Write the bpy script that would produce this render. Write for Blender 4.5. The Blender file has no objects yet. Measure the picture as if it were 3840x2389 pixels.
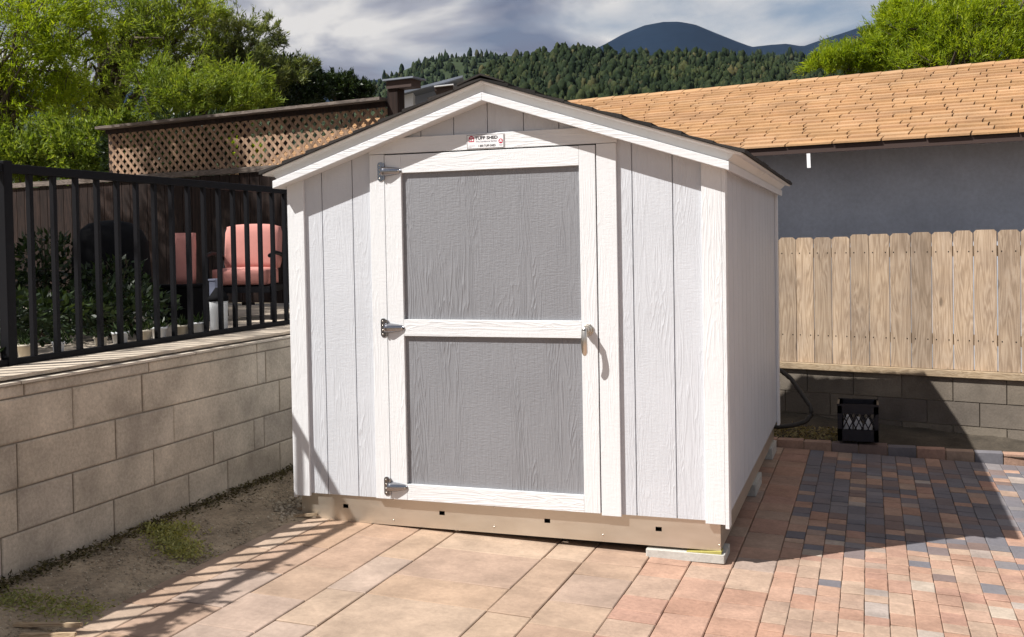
import bpy, bmesh, math, random
import numpy as np
from mathutils import Vector, Matrix

random.seed(7); RNG = np.random.default_rng(7)
scene = bpy.context.scene
COL = scene.collection
R = math.radians

# ------------------------------------------------------------------ camera
CAM = np.array([3.1148, -5.1367, 1.5397]); YAW, PITCH, ROLL = -0.33356, -0.024745, -0.017955
FPX, PCX, PCY, IW, IH = 3869.26, 1920.0, 1013.96, 3840.0, 2389.0
def cam_axes():
    cy, sy, cp, sp = math.cos(YAW), math.sin(YAW), math.cos(PITCH), math.sin(PITCH)
    f = np.array([sy*cp, cy*cp, sp]); r = np.array([cy, -sy, 0.0]); u = np.cross(r, f)
    cr, sr = math.cos(ROLL), math.sin(ROLL)
    return cr*r + sr*u, -sr*r + cr*u, f
CR, CU, CF = cam_axes()
cam_data = bpy.data.cameras.new('camera'); cam = bpy.data.objects.new('camera', cam_data); COL.objects.link(cam)
m = Matrix.Identity(4)
for i in range(3):
    m[i][0], m[i][1], m[i][2], m[i][3] = CR[i], CU[i], -CF[i], CAM[i]
cam.matrix_world = m
cam_data.sensor_width = 36; cam_data.lens = 36*FPX/IW
cam_data.shift_y = -(IH/2 - PCY)/IW
cam_data.clip_start = 0.05; cam_data.clip_end = 20000
scene.camera = cam
def project(P):
    d = np.asarray(P, float) - CAM; z = d @ CF
    return PCX + FPX*(d @ CR)/z, PCY - FPX*(d @ CU)/z, z

# ------------------------------------------------------------------ sky, sun, exposure
SUN = np.array([1.0, 0.88, -1.58]); SUN /= np.linalg.norm(SUN)          # direction the light travels
SUN_EL = math.asin(-SUN[2]); SUN_AZ = math.atan2(-SUN[0], -SUN[1])      # azimuth of the sun, clockwise from +Y
world = bpy.data.worlds.new('World'); scene.world = world; world.use_nodes = True
wn, wl = world.node_tree.nodes, world.node_tree.links
wn.clear()
def wnode(t, **k):
    n = wn.new(t)
    for a, b in k.items(): setattr(n, a, b)
    return n
out = wnode('ShaderNodeOutputWorld'); bg = wnode('ShaderNodeBackground'); bg.inputs[1].default_value = 0.052
sky = wnode('ShaderNodeTexSky', sky_type='NISHITA', sun_disc=False)
sky.sun_elevation = SUN_EL; sky.sun_rotation = SUN_AZ % (2*math.pi)
sky.air_density = 1.0; sky.dust_density = 0.6; sky.ozone_density = 1.5
tc = wnode('ShaderNodeTexCoord'); sep = wnode('ShaderNodeSeparateXYZ'); wl.new(tc.outputs['Generated'], sep.inputs[0])
zz = wnode('ShaderNodeMath', operation='MAXIMUM'); wl.new(sep.outputs[2], zz.inputs[0]); zz.inputs[1].default_value = 0.0
za = wnode('ShaderNodeMath', operation='ADD'); wl.new(zz.outputs[0], za.inputs[0]); za.inputs[1].default_value = 0.16
dx = wnode('ShaderNodeMath', operation='DIVIDE'); wl.new(sep.outputs[0], dx.inputs[0]); wl.new(za.outputs[0], dx.inputs[1])
dy = wnode('ShaderNodeMath', operation='DIVIDE'); wl.new(sep.outputs[1], dy.inputs[0]); wl.new(za.outputs[0], dy.inputs[1])
cmb = wnode('ShaderNodeCombineXYZ'); wl.new(dx.outputs[0], cmb.inputs[0]); wl.new(dy.outputs[0], cmb.inputs[1])
cmb.inputs[2].default_value = 52.6
n1 = wnode('ShaderNodeTexNoise'); n1.inputs['Scale'].default_value = 1.15; n1.inputs['Detail'].default_value = 7
n1.inputs['Roughness'].default_value = 0.52; n1.inputs['Distortion'].default_value = 0.35
wl.new(cmb.outputs[0], n1.inputs['Vector'])
n2 = wnode('ShaderNodeTexNoise'); n2.inputs['Scale'].default_value = 1.5; n2.inputs['Detail'].default_value = 5
n2.inputs['Roughness'].default_value = 0.5; n2.inputs['Distortion'].default_value = 0.5
mp2 = wnode('ShaderNodeMapping'); mp2.inputs['Location'].default_value = (4.0, 3.0, 1.0)
wl.new(cmb.outputs[0], mp2.inputs[0]); wl.new(mp2.outputs[0], n2.inputs['Vector'])
cov = wnode('ShaderNodeValToRGB'); cov.color_ramp.elements[0].position = 0.31; cov.color_ramp.elements[1].position = 0.52
wl.new(n1.outputs['Fac'], cov.inputs[0])
cc = wnode('ShaderNodeValToRGB'); el = cc.color_ramp.elements
el[0].position = 0.40; el[0].color = (0.25, 0.265, 0.36, 1)
el[1].position = 0.57; el[1].color = (1.08, 1.04, 1.0, 1)
e_ = cc.color_ramp.elements.new(0.49); e_.color = (0.56, 0.57, 0.64, 1)
wl.new(n2.outputs['Fac'], cc.inputs[0])
CLOUD_GAIN = wnode('ShaderNodeVectorMath', operation='SCALE'); CLOUD_GAIN.inputs['Scale'].default_value = 9.3
wl.new(cc.outputs[0], CLOUD_GAIN.inputs[0])
mixw = wnode('ShaderNodeMix', data_type='RGBA'); wl.new(cov.outputs[0], mixw.inputs['Factor'])
wl.new(sky.outputs[0], mixw.inputs['A']); wl.new(CLOUD_GAIN.outputs[0], mixw.inputs['B'])
wl.new(mixw.outputs['Result'], bg.inputs[0]); wl.new(bg.outputs[0], out.inputs[0])

sd = bpy.data.lights.new('sun', 'SUN'); sd.energy = 5.0; sd.angle = R(0.55); sd.color = (1.0, 0.973, 0.93)
so = bpy.data.objects.new('sun', sd); COL.objects.link(so); so.location = (-10, -8, 17)
so.rotation_euler = Vector(SUN).to_track_quat('-Z', 'Y').to_euler()
scene.view_settings.view_transform = 'Standard'; scene.view_settings.look = 'None'
scene.view_settings.exposure = 0.58; scene.view_settings.gamma = 1.0; scene.view_settings.use_curve_mapping = False

# ------------------------------------------------------------------ material helpers
class NT:
    def __init__(s, name):
        s.mat = bpy.data.materials.new(name); s.mat.use_nodes = True
        s.n, s.l = s.mat.node_tree.nodes, s.mat.node_tree.links
        s.b = s.n['Principled BSDF']; s.out = s.n['Material Output']
    def new(s, t, **k):
        n = s.n.new(t)
        for a, b in k.items(): setattr(n, a, b)
        return n
    def link(s, a, b): s.l.new(a, b)
    def coord(s, scale=(1, 1, 1), which='Object', loc=(0, 0, 0)):
        t = s.new('ShaderNodeTexCoord'); mp = s.new('ShaderNodeMapping')
        mp.inputs['Scale'].default_value = scale; mp.inputs['Location'].default_value = loc
        s.link(t.outputs[which], mp.inputs[0]); return mp.outputs[0]
    def world(s, scale=(1, 1, 1)):
        g = s.new('ShaderNodeNewGeometry'); mp = s.new('ShaderNodeMapping'); mp.inputs['Scale'].default_value = scale
        s.link(g.outputs['Position'], mp.inputs[0]); return mp.outputs[0]
    def noise(s, vec, scale=5, detail=4, rough=0.55, dist=0):
        n = s.new('ShaderNodeTexNoise'); n.inputs['Scale'].default_value = scale; n.inputs['Detail'].default_value = detail
        n.inputs['Roughness'].default_value = rough; n.inputs['Distortion'].default_value = dist
        if vec is not None: s.link(vec, n.inputs['Vector'])
        return n.outputs['Fac']
    def ramp(s, fac, stops):
        r = s.new('ShaderNodeValToRGB'); e = r.color_ramp.elements
        while len(e) < len(stops): e.new(0.5)
        for k, (p, c) in enumerate(stops):
            e[k].position = p; e[k].color = (*c, 1) if len(c) == 3 else c
        s.link(fac, r.inputs[0]); return r.outputs[0]
    def mix(s, fac, a, b, mode='MIX'):
        n = s.new('ShaderNodeMix', data_type='RGBA', blend_type=mode)
        for nm, v in (('Factor', fac), ('A', a), ('B', b)):
            if hasattr(v, 'is_linked'): s.link(v, n.inputs[nm])
            else: n.inputs[nm].default_value = v if nm == 'Factor' else (*v, 1)
        return n.outputs['Result']
    def math(s, op, a, b=0.0):
        n = s.new('ShaderNodeMath', operation=op)
        for i, v in enumerate((a, b)):
            if hasattr(v, 'is_linked'): s.link(v, n.inputs[i])
            else: n.inputs[i].default_value = v
        return n.outputs[0]
    def rnd(s):
        o = s.new('ShaderNodeObjectInfo'); g = s.new('ShaderNodeNewGeometry')
        a = s.math('ADD', o.outputs['Random'], g.outputs['Random Per Island'])
        return s.math('FRACT', a)
    def base(s, c):
        if hasattr(c, 'is_linked'): s.link(c, s.b.inputs['Base Color'])
        else: s.b.inputs['Base Color'].default_value = (*c, 1)
    def rough(s, v):
        if hasattr(v, 'is_linked'): s.link(v, s.b.inputs['Roughness'])
        else: s.b.inputs['Roughness'].default_value = v
    def metal(s, v): s.b.inputs['Metallic'].default_value = v
    def spec(s, v): s.b.inputs['Specular IOR Level'].default_value = v
    def bump(s, h, strength=0.3, dist=0.01):
        bp = s.new('ShaderNodeBump'); bp.inputs['Strength'].default_value = strength; bp.inputs['Distance'].default_value = dist
        s.link(h, bp.inputs['Height']); s.link(bp.outputs[0], s.b.inputs['Normal'])

def embossed(name, col, axis, strength=0.55, dirt=0.05):
    """painted engineered wood siding with pressed-in grain running along axis"""
    t = NT(name)
    g = t.world((1, 1, 1))
    # offset each board's grain by its own random number
    o = t.new('ShaderNodeObjectInfo'); mul = t.math('MULTIPLY', o.outputs['Random'], 37.0)
    cb = t.new('ShaderNodeCombineXYZ'); t.link(mul, cb.inputs[0]); t.link(mul, cb.inputs[1]); t.link(mul, cb.inputs[2])
    add = t.new('ShaderNodeVectorMath', operation='ADD'); t.link(g, add.inputs[0]); t.link(cb.outputs[0], add.inputs[1])
    def scaled(sc):
        mp = t.new('ShaderNodeMapping'); mp.inputs['Scale'].default_value = sc; t.link(add.outputs[0], mp.inputs[0]); return mp.outputs[0]
    long_s = {'z': (16, 16, 1.5), 'x': (1.5, 16, 16)}[axis]
    fine_s = {'z': (95, 95, 9), 'x': (9, 95, 95)}[axis]
    tick_s = {'z': (30, 30, 110), 'x': (110, 30, 30)}[axis]
    w = t.noise(scaled(long_s), 1.0, 3, 0.5, 0.7)
    rings = t.math('PINGPONG', t.math('MULTIPLY', w, 21.0), 1.0)          # contour lines of the stretched noise
    rings = t.math('POWER', rings, 2.2)
    fine = t.noise(scaled(fine_s), 1.0, 2, 0.5)
    tick = t.noise(scaled(tick_s), 1.0, 2, 0.6)
    sel = t.ramp(t.noise(scaled({'z': (6, 6, 1.2), 'x': (1.2, 6, 6)}[axis]), 1.0, 2), [(0.42, (0, 0, 0)), (0.6, (1, 1, 1))])
    h = t.math('ADD', t.math('MULTIPLY', t.math('MULTIPLY', rings, sel), 1.3), t.math('MULTIPLY', fine, 0.8))
    h = t.math('ADD', h, t.math('MULTIPLY', tick, t.math('ADD', t.math('MULTIPLY', t.math('SUBTRACT', 1.0, sel), 0.7), 0.12)))
    t.bump(h, strength, 0.006)
    blot = t.noise(g, 2.3, 5, 0.6)
    c = t.mix(t.ramp(blot, [(0.35, (0, 0, 0)), (0.75, (1, 1, 1))]), col, tuple(x*(1-dirt*2) for x in col))
    c = t.mix(t.math('MULTIPLY', rings, 0.05), c, tuple(x*0.8 for x in col))
    t.base(c); t.rough(0.5); t.spec(0.35)
    return t.mat

def wood(name, cols, axis='z', rough=0.8, strength=0.35, scale=1.0, knots=True):
    t = NT(name); g = t.world()
    o = t.new('ShaderNodeObjectInfo'); mul = t.math('MULTIPLY', t.rnd(), 53.0)
    cb = t.new('ShaderNodeCombineXYZ'); [t.link(mul, cb.inputs[i]) for i in range(3)]
    add = t.new('ShaderNodeVectorMath', operation='ADD'); t.link(g, add.inputs[0]); t.link(cb.outputs[0], add.inputs[1])
    def scaled(sc):
        mp = t.new('ShaderNodeMapping'); mp.inputs['Scale'].default_value = tuple(v*scale for v in sc); t.link(add.outputs[0], mp.inputs[0]); return mp.outputs[0]
    st = {'z': (14, 14, 1.3), 'x': (1.3, 14, 14)}[axis]; fi = {'z': (120, 120, 5), 'x': (5, 120, 120)}[axis]
    w = t.noise(scaled(st), 1.0, 3, 0.5, 0.9)
    rings = t.math('PINGPONG', t.math('MULTIPLY', w, 15.0), 1.0)
    f = t.noise(scaled(fi), 1.0, 3, 0.6)
    h = t.math('ADD', t.math('MULTIPLY', rings, 0.45), t.math('MULTIPLY', f, 0.55))
    c = t.ramp(h, [(0.25, cols[0]), (0.55, cols[1]), (0.85, cols[2])])
    v = t.ramp(t.rnd(), [(0.0, (0.72, 0.72, 0.72)), (1.0, (1.15, 1.12, 1.08))])
    c = t.mix(1.0, c, v, 'MULTIPLY')
    if knots:
        vo = t.new('ShaderNodeTexVoronoi', feature='F1'); vo.inputs['Scale'].default_value = 1.0
        t.link(scaled({'z': (7, 7, 2.2), 'x': (2.2, 7, 7)}[axis]), vo.inputs['Vector'])
        k = t.ramp(vo.outputs['Distance'], [(0.06, (1, 1, 1)), (0.11, (0, 0, 0))])
        c = t.mix(t.math('MULTIPLY', k, 0.6), c, tuple(x*0.35 for x in cols[0]))
    stain = t.ramp(t.noise(g, 3.0, 4), [(0.35, (0.82, 0.82, 0.84)), (0.7, (1.06, 1.05, 1.03))])
    c = t.mix(1.0, c, stain, 'MULTIPLY')
    t.base(c); t.rough(rough); t.spec(0.2); t.bump(h, strength, 0.004)
    return t.mat

def masonry(name, stops, fine=90, strength=0.4, rough=0.9, blot=2.5, stain=(0.78, 1.08), var=0.12):
    t = NT(name); g = t.world()
    n = t.noise(g, blot, 6, 0.6); f = t.noise(g, fine, 4, 0.65)
    c = t.ramp(t.rnd(), stops)
    s = t.ramp(n, [(0.3, (stain[0],)*3), (0.7, (stain[1],)*3)])
    c = t.mix(1.0, c, s, 'MULTIPLY')
    sp = t.ramp(f, [(0.3, (1-var,)*3), (0.7, (1+var,)*3)])
    c = t.mix(1.0, c, sp, 'MULTIPLY')
    t.base(c); t.rough(rough); t.spec(0.25); t.bump(t.math('ADD', f, t.math('MULTIPLY', n, 1.5)), strength, 0.004)
    return t.mat

def plain(name, col, rough=0.6, metal=0.0, var=0.08, scale=12, bump=0.0, spec=0.4):
    t = NT(name); g = t.world(); n = t.noise(g, scale, 5, 0.6)
    c = t.mix(n, tuple(x*(1-var) for x in col), tuple(x*(1+var) for x in col))
    t.base(c); t.rough(rough); t.metal(metal); t.spec(spec)
    if bump: t.bump(n, bump, 0.004)
    return t.mat

def leafmat(name, stops, trans=0.35, rough=0.55):
    t = NT(name)
    g = t.new('ShaderNodeNewGeometry')
    c = t.ramp(g.outputs['Random Per Island'], stops)
    big = t.noise(t.world(), 0.7, 3)
    c = t.mix(1.0, c, t.ramp(big, [(0.3, (0.7, 0.75, 0.7)), (0.7, (1.2, 1.15, 1.0))]), 'MULTIPLY')
    t.base(c); t.rough(rough); t.spec(0.25)
    tr = t.new('ShaderNodeBsdfTranslucent'); t.link(t.mix(1.0, c, (1.25, 1.2, 0.55), 'MULTIPLY'), tr.inputs[0])
    ms = t.new('ShaderNodeMixShader'); ms.inputs[0].default_value = trans
    t.link(t.b.outputs[0], ms.inputs[1]); t.link(tr.outputs[0], ms.inputs[2]); t.link(ms.outputs[0], t.out.inputs[0])
    return t.mat

M = {}
M['siding'] = embossed('siding_paint', (0.575, 0.59, 0.625), 'z', 0.27)
M['trim_v'] = embossed('trim_paint_vertical', (0.715, 0.72, 0.73), 'z', 0.2, 0.03)
M['trim_h'] = embossed('trim_paint_horizontal', (0.715, 0.72, 0.73), 'x', 0.24, 0.03)
M['panel'] = embossed('door_panel_paint', (0.240, 0.242, 0.258), 'z', 0.42)
M['flash'] = plain('painted_flashing', (0.74, 0.73, 0.715), 0.45, var=0.05, scale=4)
M['asphalt'] = masonry('dark_shingle', [(0, (0.02, 0.018, 0.017)), (1, (0.045, 0.04, 0.037))], 200, 0.6)
def skirtmat():
    t = NT('galvanized_skirt'); g = t.world((1, 1, 3))
    n = t.noise(g, 6, 4, 0.6)
    t.base(t.mix(n, (0.58, 0.52, 0.435), (0.72, 0.655, 0.56))); t.metal(0.85)
    t.rough(t.math('ADD', t.math('MULTIPLY', n, 0.2), 0.30)); t.bump(t.noise(g, 2.0, 2), 0.06, 0.02)
    return t.mat
M['skirt'] = skirtmat()
M['chrome'] = plain('chrome', (0.33, 0.34, 0.37), 0.2, 1.0, 0.05)
M['nickel'] = plain('satin_nickel', (0.66, 0.62, 0.56), 0.3, 1.0, 0.06)
M['black'] = plain('black_void', (0.008, 0.008, 0.008), 0.9, var=0.02, spec=0.1)
M['dark_joist'] = plain('dark_joist_wood', (0.06, 0.045, 0.035), 0.9)
M['plate'] = plain('sign_white', (0.80, 0.79, 0.80), 0.35, var=0.02)
M['ink'] = plain('sign_black_ink', (0.012, 0.012, 0.016), 0.4, var=0.02)
M['red'] = plain('sign_red_ink', (0.50, 0.02, 0.06), 0.4, var=0.02)
M['grey_ink'] = plain('sign_grey_ink', (0.25, 0.25, 0.30), 0.4, var=0.02)
M['concrete'] = masonry('concrete_block_grey', [(0, (0.42, 0.41, 0.38)), (1, (0.50, 0.48, 0.44))], 60, 0.5)
M['shim'] = plain('yellow_shim_wood', (0.36, 0.32, 0.09), 0.7, var=0.2, scale=40)
M['block'] = masonry('tan_block', [(0, (0.49, 0.42, 0.335)), (0.5, (0.55, 0.475, 0.38)), (1, (0.46, 0.40, 0.33))], 70, 0.6, 0.92, 3.6, (0.64, 1.16), 0.16)
M['dark_block'] = masonry('dark_brown_block', [(0, (0.15, 0.125, 0.10)), (0.5, (0.19, 0.16, 0.125)), (1, (0.13, 0.11, 0.095))], 70, 0.5, 0.92, 3.2, (0.7, 1.15), 0.14)  # plain dark brown for the garden wall, darker than the tan blocks
M['mortar'] = masonry('mortar', [(0, (0.24, 0.205, 0.165)), (1, (0.26, 0.225, 0.18))], 120, 0.5)
M['capstone'] = masonry('cap_stone', [(0, (0.55, 0.48, 0.39)), (1, (0.60, 0.53, 0.44))], 80, 0.4)
M['slab'] = masonry('terrace_concrete', [(0, (0.50, 0.42, 0.33)), (1, (0.54, 0.46, 0.37))], 60, 0.3, 0.9, 1.6, (0.8, 1.1))
M['paver_s'] = masonry('sandstone_slab', [(0, (0.34, 0.235, 0.17)), (0.25, (0.385, 0.28, 0.205)), (0.45, (0.40, 0.30, 0.225)), (0.62, (0.36, 0.275, 0.225)), (0.8, (0.35, 0.225, 0.15)), (1, (0.41, 0.315, 0.235))], 38, 0.5, 0.88, 4.2, (0.74, 1.16), 0.10)
M['paver_r'] = masonry('clay_paver', [(0, (0.36, 0.21, 0.15)), (0.3, (0.40, 0.26, 0.19)), (0.5, (0.35, 0.205, 0.155)), (0.68, (0.41, 0.295, 0.22)), (0.90, (0.33, 0.23, 0.175)), (0.97, (0.34, 0.29, 0.26)), (1, (0.43, 0.35, 0.275))], 50, 0.6, 0.9, 5.5, (0.74, 1.16), 0.14)
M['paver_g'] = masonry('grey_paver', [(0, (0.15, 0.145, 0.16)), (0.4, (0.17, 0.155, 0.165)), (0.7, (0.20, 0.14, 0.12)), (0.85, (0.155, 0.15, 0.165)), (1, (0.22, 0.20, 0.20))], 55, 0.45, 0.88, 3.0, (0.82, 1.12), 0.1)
M['sand'] = masonry('joint_sand', [(0, (0.27, 0.20, 0.14)), (1, (0.30, 0.225, 0.155))], 150, 0.5)
M['dirt'] = masonry('dry_dirt', [(0, (0.36, 0.285, 0.20)), (1, (0.39, 0.31, 0.215))], 60, 0.9, 0.97, 5.0, (0.6, 1.2), 0.25)
M['soil'] = masonry('dark_soil', [(0, (0.06, 0.05, 0.038)), (1, (0.075, 0.06, 0.045))], 60, 0.9, 0.97, 5.0, (0.6, 1.2), 0.25)
M['stone'] = masonry('pebble', [(0, (0.26, 0.21, 0.15)), (0.6, (0.42, 0.35, 0.25)), (1, (0.55, 0.47, 0.36))], 60, 0.4)
M['fence_black'] = plain('black_steel', (0.007, 0.007, 0.009), 0.6, 0.0, 0.1, 30, 0.05, 0.12)
M['cedar'] = wood('weathered_cedar', [(0.29, 0.215, 0.15), (0.40, 0.305, 0.22), (0.49, 0.395, 0.30)])
M['rail_wood'] = wood('rail_wood', [(0.34, 0.25, 0.16), (0.46, 0.35, 0.23), (0.54, 0.43, 0.30)], 'x')
M['brown'] = wood('dark_brown_stain', [(0.012, 0.007, 0.006), (0.024, 0.014, 0.011), (0.04, 0.024, 0.019)], 'z', knots=False)
M['lattice'] = wood('lattice_wood', [(0.24, 0.155, 0.10), (0.33, 0.22, 0.15), (0.42, 0.295, 0.205)], 'z', knots=False)
M['grey_wood'] = wood('grey_cap_wood', [(0.09, 0.075, 0.065), (0.15, 0.125, 0.11), (0.20, 0.17, 0.15)], 'x', knots=False)
M['stucco'] = masonry('house_stucco', [(0, (0.50, 0.54, 0.62)), (1, (0.50, 0.54, 0.62))], 30, 0.6, 0.92, 1.6, (0.82, 1.08), 0.08)
M['tan_shingle'] = masonry('tan_shingle', [(0, (0.36, 0.205, 0.10)), (0.35, (0.42, 0.25, 0.125)), (0.7, (0.385, 0.225, 0.12)), (1, (0.44, 0.275, 0.15))], 90, 0.6, 0.9, 2.2, (0.76, 1.12), 0.16)
M['underlay'] = plain('roof_underlay', (0.03, 0.018, 0.012), 0.9)
M['eave_brown'] = plain('dark_brown_eave', (0.045, 0.025, 0.02), 0.7)
M['white'] = plain('white_paint', (0.78, 0.78, 0.79), 0.5, var=0.05)
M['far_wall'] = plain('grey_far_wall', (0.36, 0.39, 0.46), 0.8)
M['far_roof'] = plain('grey_far_roof', (0.17, 0.19, 0.23), 0.8)
M['pink'] = plain('pink_cushion', (0.56, 0.25, 0.215), 0.9, var=0.12, scale=18, bump=0.15, spec=0.1)
M['cover'] = plain('black_cover', (0.006, 0.006, 0.007), 0.85, var=0.2, scale=9, bump=0.3, spec=0.1)
M['bucket'] = plain('white_bucket', (0.66, 0.68, 0.70), 0.45, var=0.12, scale=30)
M['bluegrey'] = plain('blue_grey_post', (0.25, 0.27, 0.36), 0.6)
M['terracotta'] = plain('pale_pot', (0.50, 0.45, 0.36), 0.8, var=0.2, scale=25)
M['crate'] = plain('black_crate', (0.012, 0.012, 0.018), 0.35, var=0.1)
M['hose'] = plain('dark_hose', (0.035, 0.03, 0.026), 0.6)
M['bark'] = wood('bark', [(0.05, 0.04, 0.03), (0.10, 0.08, 0.06), (0.16, 0.13, 0.10)], 'z', knots=False, scale=0.6)
M['leaf_y'] = leafmat('leaf_yellow_green', [(0, (0.17, 0.25, 0.015)), (0.5, (0.26, 0.35, 0.02)), (1, (0.36, 0.42, 0.04))], 0.55)
M['leaf_m'] = leafmat('leaf_mid_green', [(0, (0.11, 0.17, 0.025)), (0.5, (0.19, 0.26, 0.035)), (1, (0.29, 0.34, 0.07))], 0.45)
M['leaf_m2'] = leafmat('leaf_light_green', [(0, (0.13, 0.19, 0.03)), (0.5, (0.22, 0.29, 0.045)), (1, (0.33, 0.38, 0.09))], 0.55)
M['leaf_o'] = leafmat('leaf_olive', [(0, (0.09, 0.115, 0.045)), (0.5, (0.17, 0.205, 0.08)), (1, (0.27, 0.29, 0.13))], 0.5)
M['leaf_d'] = leafmat('leaf_dark_green', [(0, (0.012, 0.022, 0.010)), (0.6, (0.025, 0.045, 0.016)), (1, (0.05, 0.075, 0.025))], 0.2, 0.4)
M['leaf_dry'] = leafmat('leaf_dry', [(0, (0.20, 0.15, 0.08)), (0.5, (0.30, 0.23, 0.12)), (1, (0.38, 0.33, 0.16))], 0.2)
M['leaf_litter_m'] = leafmat('leaf_litter', [(0, (0.05, 0.04, 0.022)), (0.5, (0.10, 0.08, 0.04)), (1, (0.17, 0.15, 0.07))], 0.15)
M['leaf_g'] = leafmat('ground_cover_leaf', [(0, (0.24, 0.25, 0.09)), (0.5, (0.38, 0.38, 0.15)), (1, (0.50, 0.48, 0.22))], 0.3)
def forestmat(name, stops):
    t = NT(name); g = t.new('ShaderNodeNewGeometry')
    c = t.ramp(g.outputs['Random Per Island'], stops)
    n = t.noise(t.world(), 0.9, 4, 0.7); big = t.noise(t.world(), 0.02, 4, 0.6)
    c = t.mix(1.0, c, t.ramp(big, [(0.35, (0.7, 0.75, 0.8)), (0.7, (1.2, 1.12, 0.95))]), 'MULTIPLY')
    c = t.mix(1.0, c, t.ramp(n, [(0.3, (0.45, 0.5, 0.5)), (0.7, (1.35, 1.3, 1.1))]), 'MULTIPLY')
    t.base(c); t.rough(0.9); t.spec(0.05); return t.mat
M['forest'] = forestmat('forest_crowns', [(0, (0.016, 0.026, 0.014)), (0.6, (0.026, 0.038, 0.02)), (0.93, (0.042, 0.052, 0.026)), (1, (0.075, 0.07, 0.04))])
M['hill'] = plain('hill_scrub', (0.035, 0.048, 0.024), 0.95, var=0.4, scale=0.05, spec=0.05)
M['mountain'] = plain('mountain_forest', (0.008, 0.016, 0.030), 0.95, var=0.35, scale=0.02, spec=0.02)
M['ground'] = plain('ground_earth', (0.16, 0.13, 0.09), 0.95, var=0.3, scale=1.5, spec=0.1)

# ------------------------------------------------------------------ mesh helpers
WO = {}
class MB:
    def __init__(s): s.v = []; s.f = []
    def add(s, vs, fs):
        o = len(s.v); s.v += [tuple(map(float, v)) for v in vs]; s.f += [tuple(i+o for i in f) for f in fs]; return s
    def box(s, x0, x1, y0, y1, z0, z1):
        return s.add([(x0,y0,z0),(x1,y0,z0),(x1,y1,z0),(x0,y1,z0),(x0,y0,z1),(x1,y0,z1),(x1,y1,z1),(x0,y1,z1)],
                     [(0,3,2,1),(4,5,6,7),(0,1,5,4),(1,2,6,5),(2,3,7,6),(3,0,4,7)])
    def hexa(s, b, t):                         # bottom quad, top quad (counter-clockwise from above)
        return s.add(list(b)+list(t), [(0,3,2,1),(4,5,6,7),(0,1,5,4),(1,2,6,5),(2,3,7,6),(3,0,4,7)])
    def prism(s, a, b):                        # two matching polygons
        n = len(a)
        return s.add(list(a)+list(b), [tuple(range(n-1,-1,-1)), tuple(range(n,2*n))]+[(i,(i+1)%n,n+(i+1)%n,n+i) for i in range(n)])
    def tube(s, pts, rads, seg=8, caps=True):
        pts = [np.array(p, float) for p in pts]; n = len(pts)
        if not hasattr(rads, '__len__'): rads = [rads]*n
        rings = []; up = np.array([0.13, 0.31, 0.94])
        for i in range(n):
            d = pts[min(i+1, n-1)] - pts[max(i-1, 0)]; d /= max(np.linalg.norm(d), 1e-9)
            a = np.cross(d, up); a /= max(np.linalg.norm(a), 1e-9); b = np.cross(d, a)
            rings.append([pts[i] + rads[i]*(math.cos(q)*a + math.sin(q)*b) for q in [2*math.pi*k/seg for k in range(seg)]])
        vs = [v for r in rings for v in r]; fs = []
        for i in range(n-1):
            for k in range(seg):
                k2 = (k+1) % seg; fs.append((i*seg+k, (i+1)*seg+k, (i+1)*seg+k2, i*seg+k2))
        if caps: fs += [tuple(range(seg)), tuple(range((n-1)*seg+seg-1, (n-1)*seg-1, -1))]
        return s.add(vs, fs)
    def lathe(s, c, prof, seg=24):             # prof: (r, z) from bottom to top
        vs = []; fs = []
        for (r, z) in prof:
            vs += [(c[0]+r*math.cos(2*math.pi*k/seg), c[1]+r*math.sin(2*math.pi*k/seg), c[2]+z) for k in range(seg)]
        for i in range(len(prof)-1):
            for k in range(seg):
                k2 = (k+1) % seg; fs.append((i*seg+k, i*seg+k2, (i+1)*seg+k2, (i+1)*seg+k))
        fs += [tuple(range(seg-1, -1, -1)), tuple(range((len(prof)-1)*seg, len(prof)*seg))]
        return s.add(vs, fs)
    def xf(s, fn): s.v = [tuple(fn(v)) for v in s.v]; return s

def worigin(o): return WO.get(o.name, Vector((0, 0, 0)))
def obj(name, mb, mat, parent=None, origin=None, smooth=False, bevel=0.0):
    v = np.array(mb.v, float)
    if origin is None:
        lo, hi = v.min(0), v.max(0); origin = ((lo[0]+hi[0])/2, (lo[1]+hi[1])/2, lo[2])
    origin = Vector(origin)
    me = bpy.data.meshes.new(name); me.from_pydata([tuple(p) for p in (v - np.array(origin))], [], mb.f); me.update()
    if smooth:
        me.polygons.foreach_set('use_smooth', [True]*len(me.polygons))
    o = bpy.data.objects.new(name, me); me.materials.append(M[mat] if isinstance(mat, str) else mat); COL.objects.link(o)
    WO[o.name] = origin
    if parent: o.parent = parent; o.location = origin - worigin(parent)
    else: o.location = origin
    if bevel:
        b = o.modifiers.new('bevel', 'BEVEL'); b.width = bevel; b.segments = 2; b.limit_method = 'ANGLE'; b.angle_limit = R(40)
    return o
def share(name, src, parent, origin):
    o = bpy.data.objects.new(name, src.data); COL.objects.link(o); origin = Vector(origin); WO[o.name] = origin
    o.parent = parent; o.location = origin - worigin(parent) if parent else origin
    for md in src.modifiers:
        if md.type == 'BEVEL':
            b = o.modifiers.new('bevel', 'BEVEL'); b.width = md.width; b.segments = 2; b.limit_method = 'ANGLE'; b.angle_limit = R(40)
    return o
def thing(name, label, cat, loc, group=None):
    o = bpy.data.objects.new(name, None); COL.objects.link(o); o.location = loc; o.empty_display_size = 0.2
    WO[o.name] = Vector(loc); o['label'] = label; o['category'] = cat
    if group: o['group'] = group
    return o
def tag(o, label, cat, group=None):
    o['label'] = label; o['category'] = cat
    if group: o['group'] = group
    return o
def struct(o, label=None):
    o['kind'] = 'structure'
    if label: o['label'] = label
    return o
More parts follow.
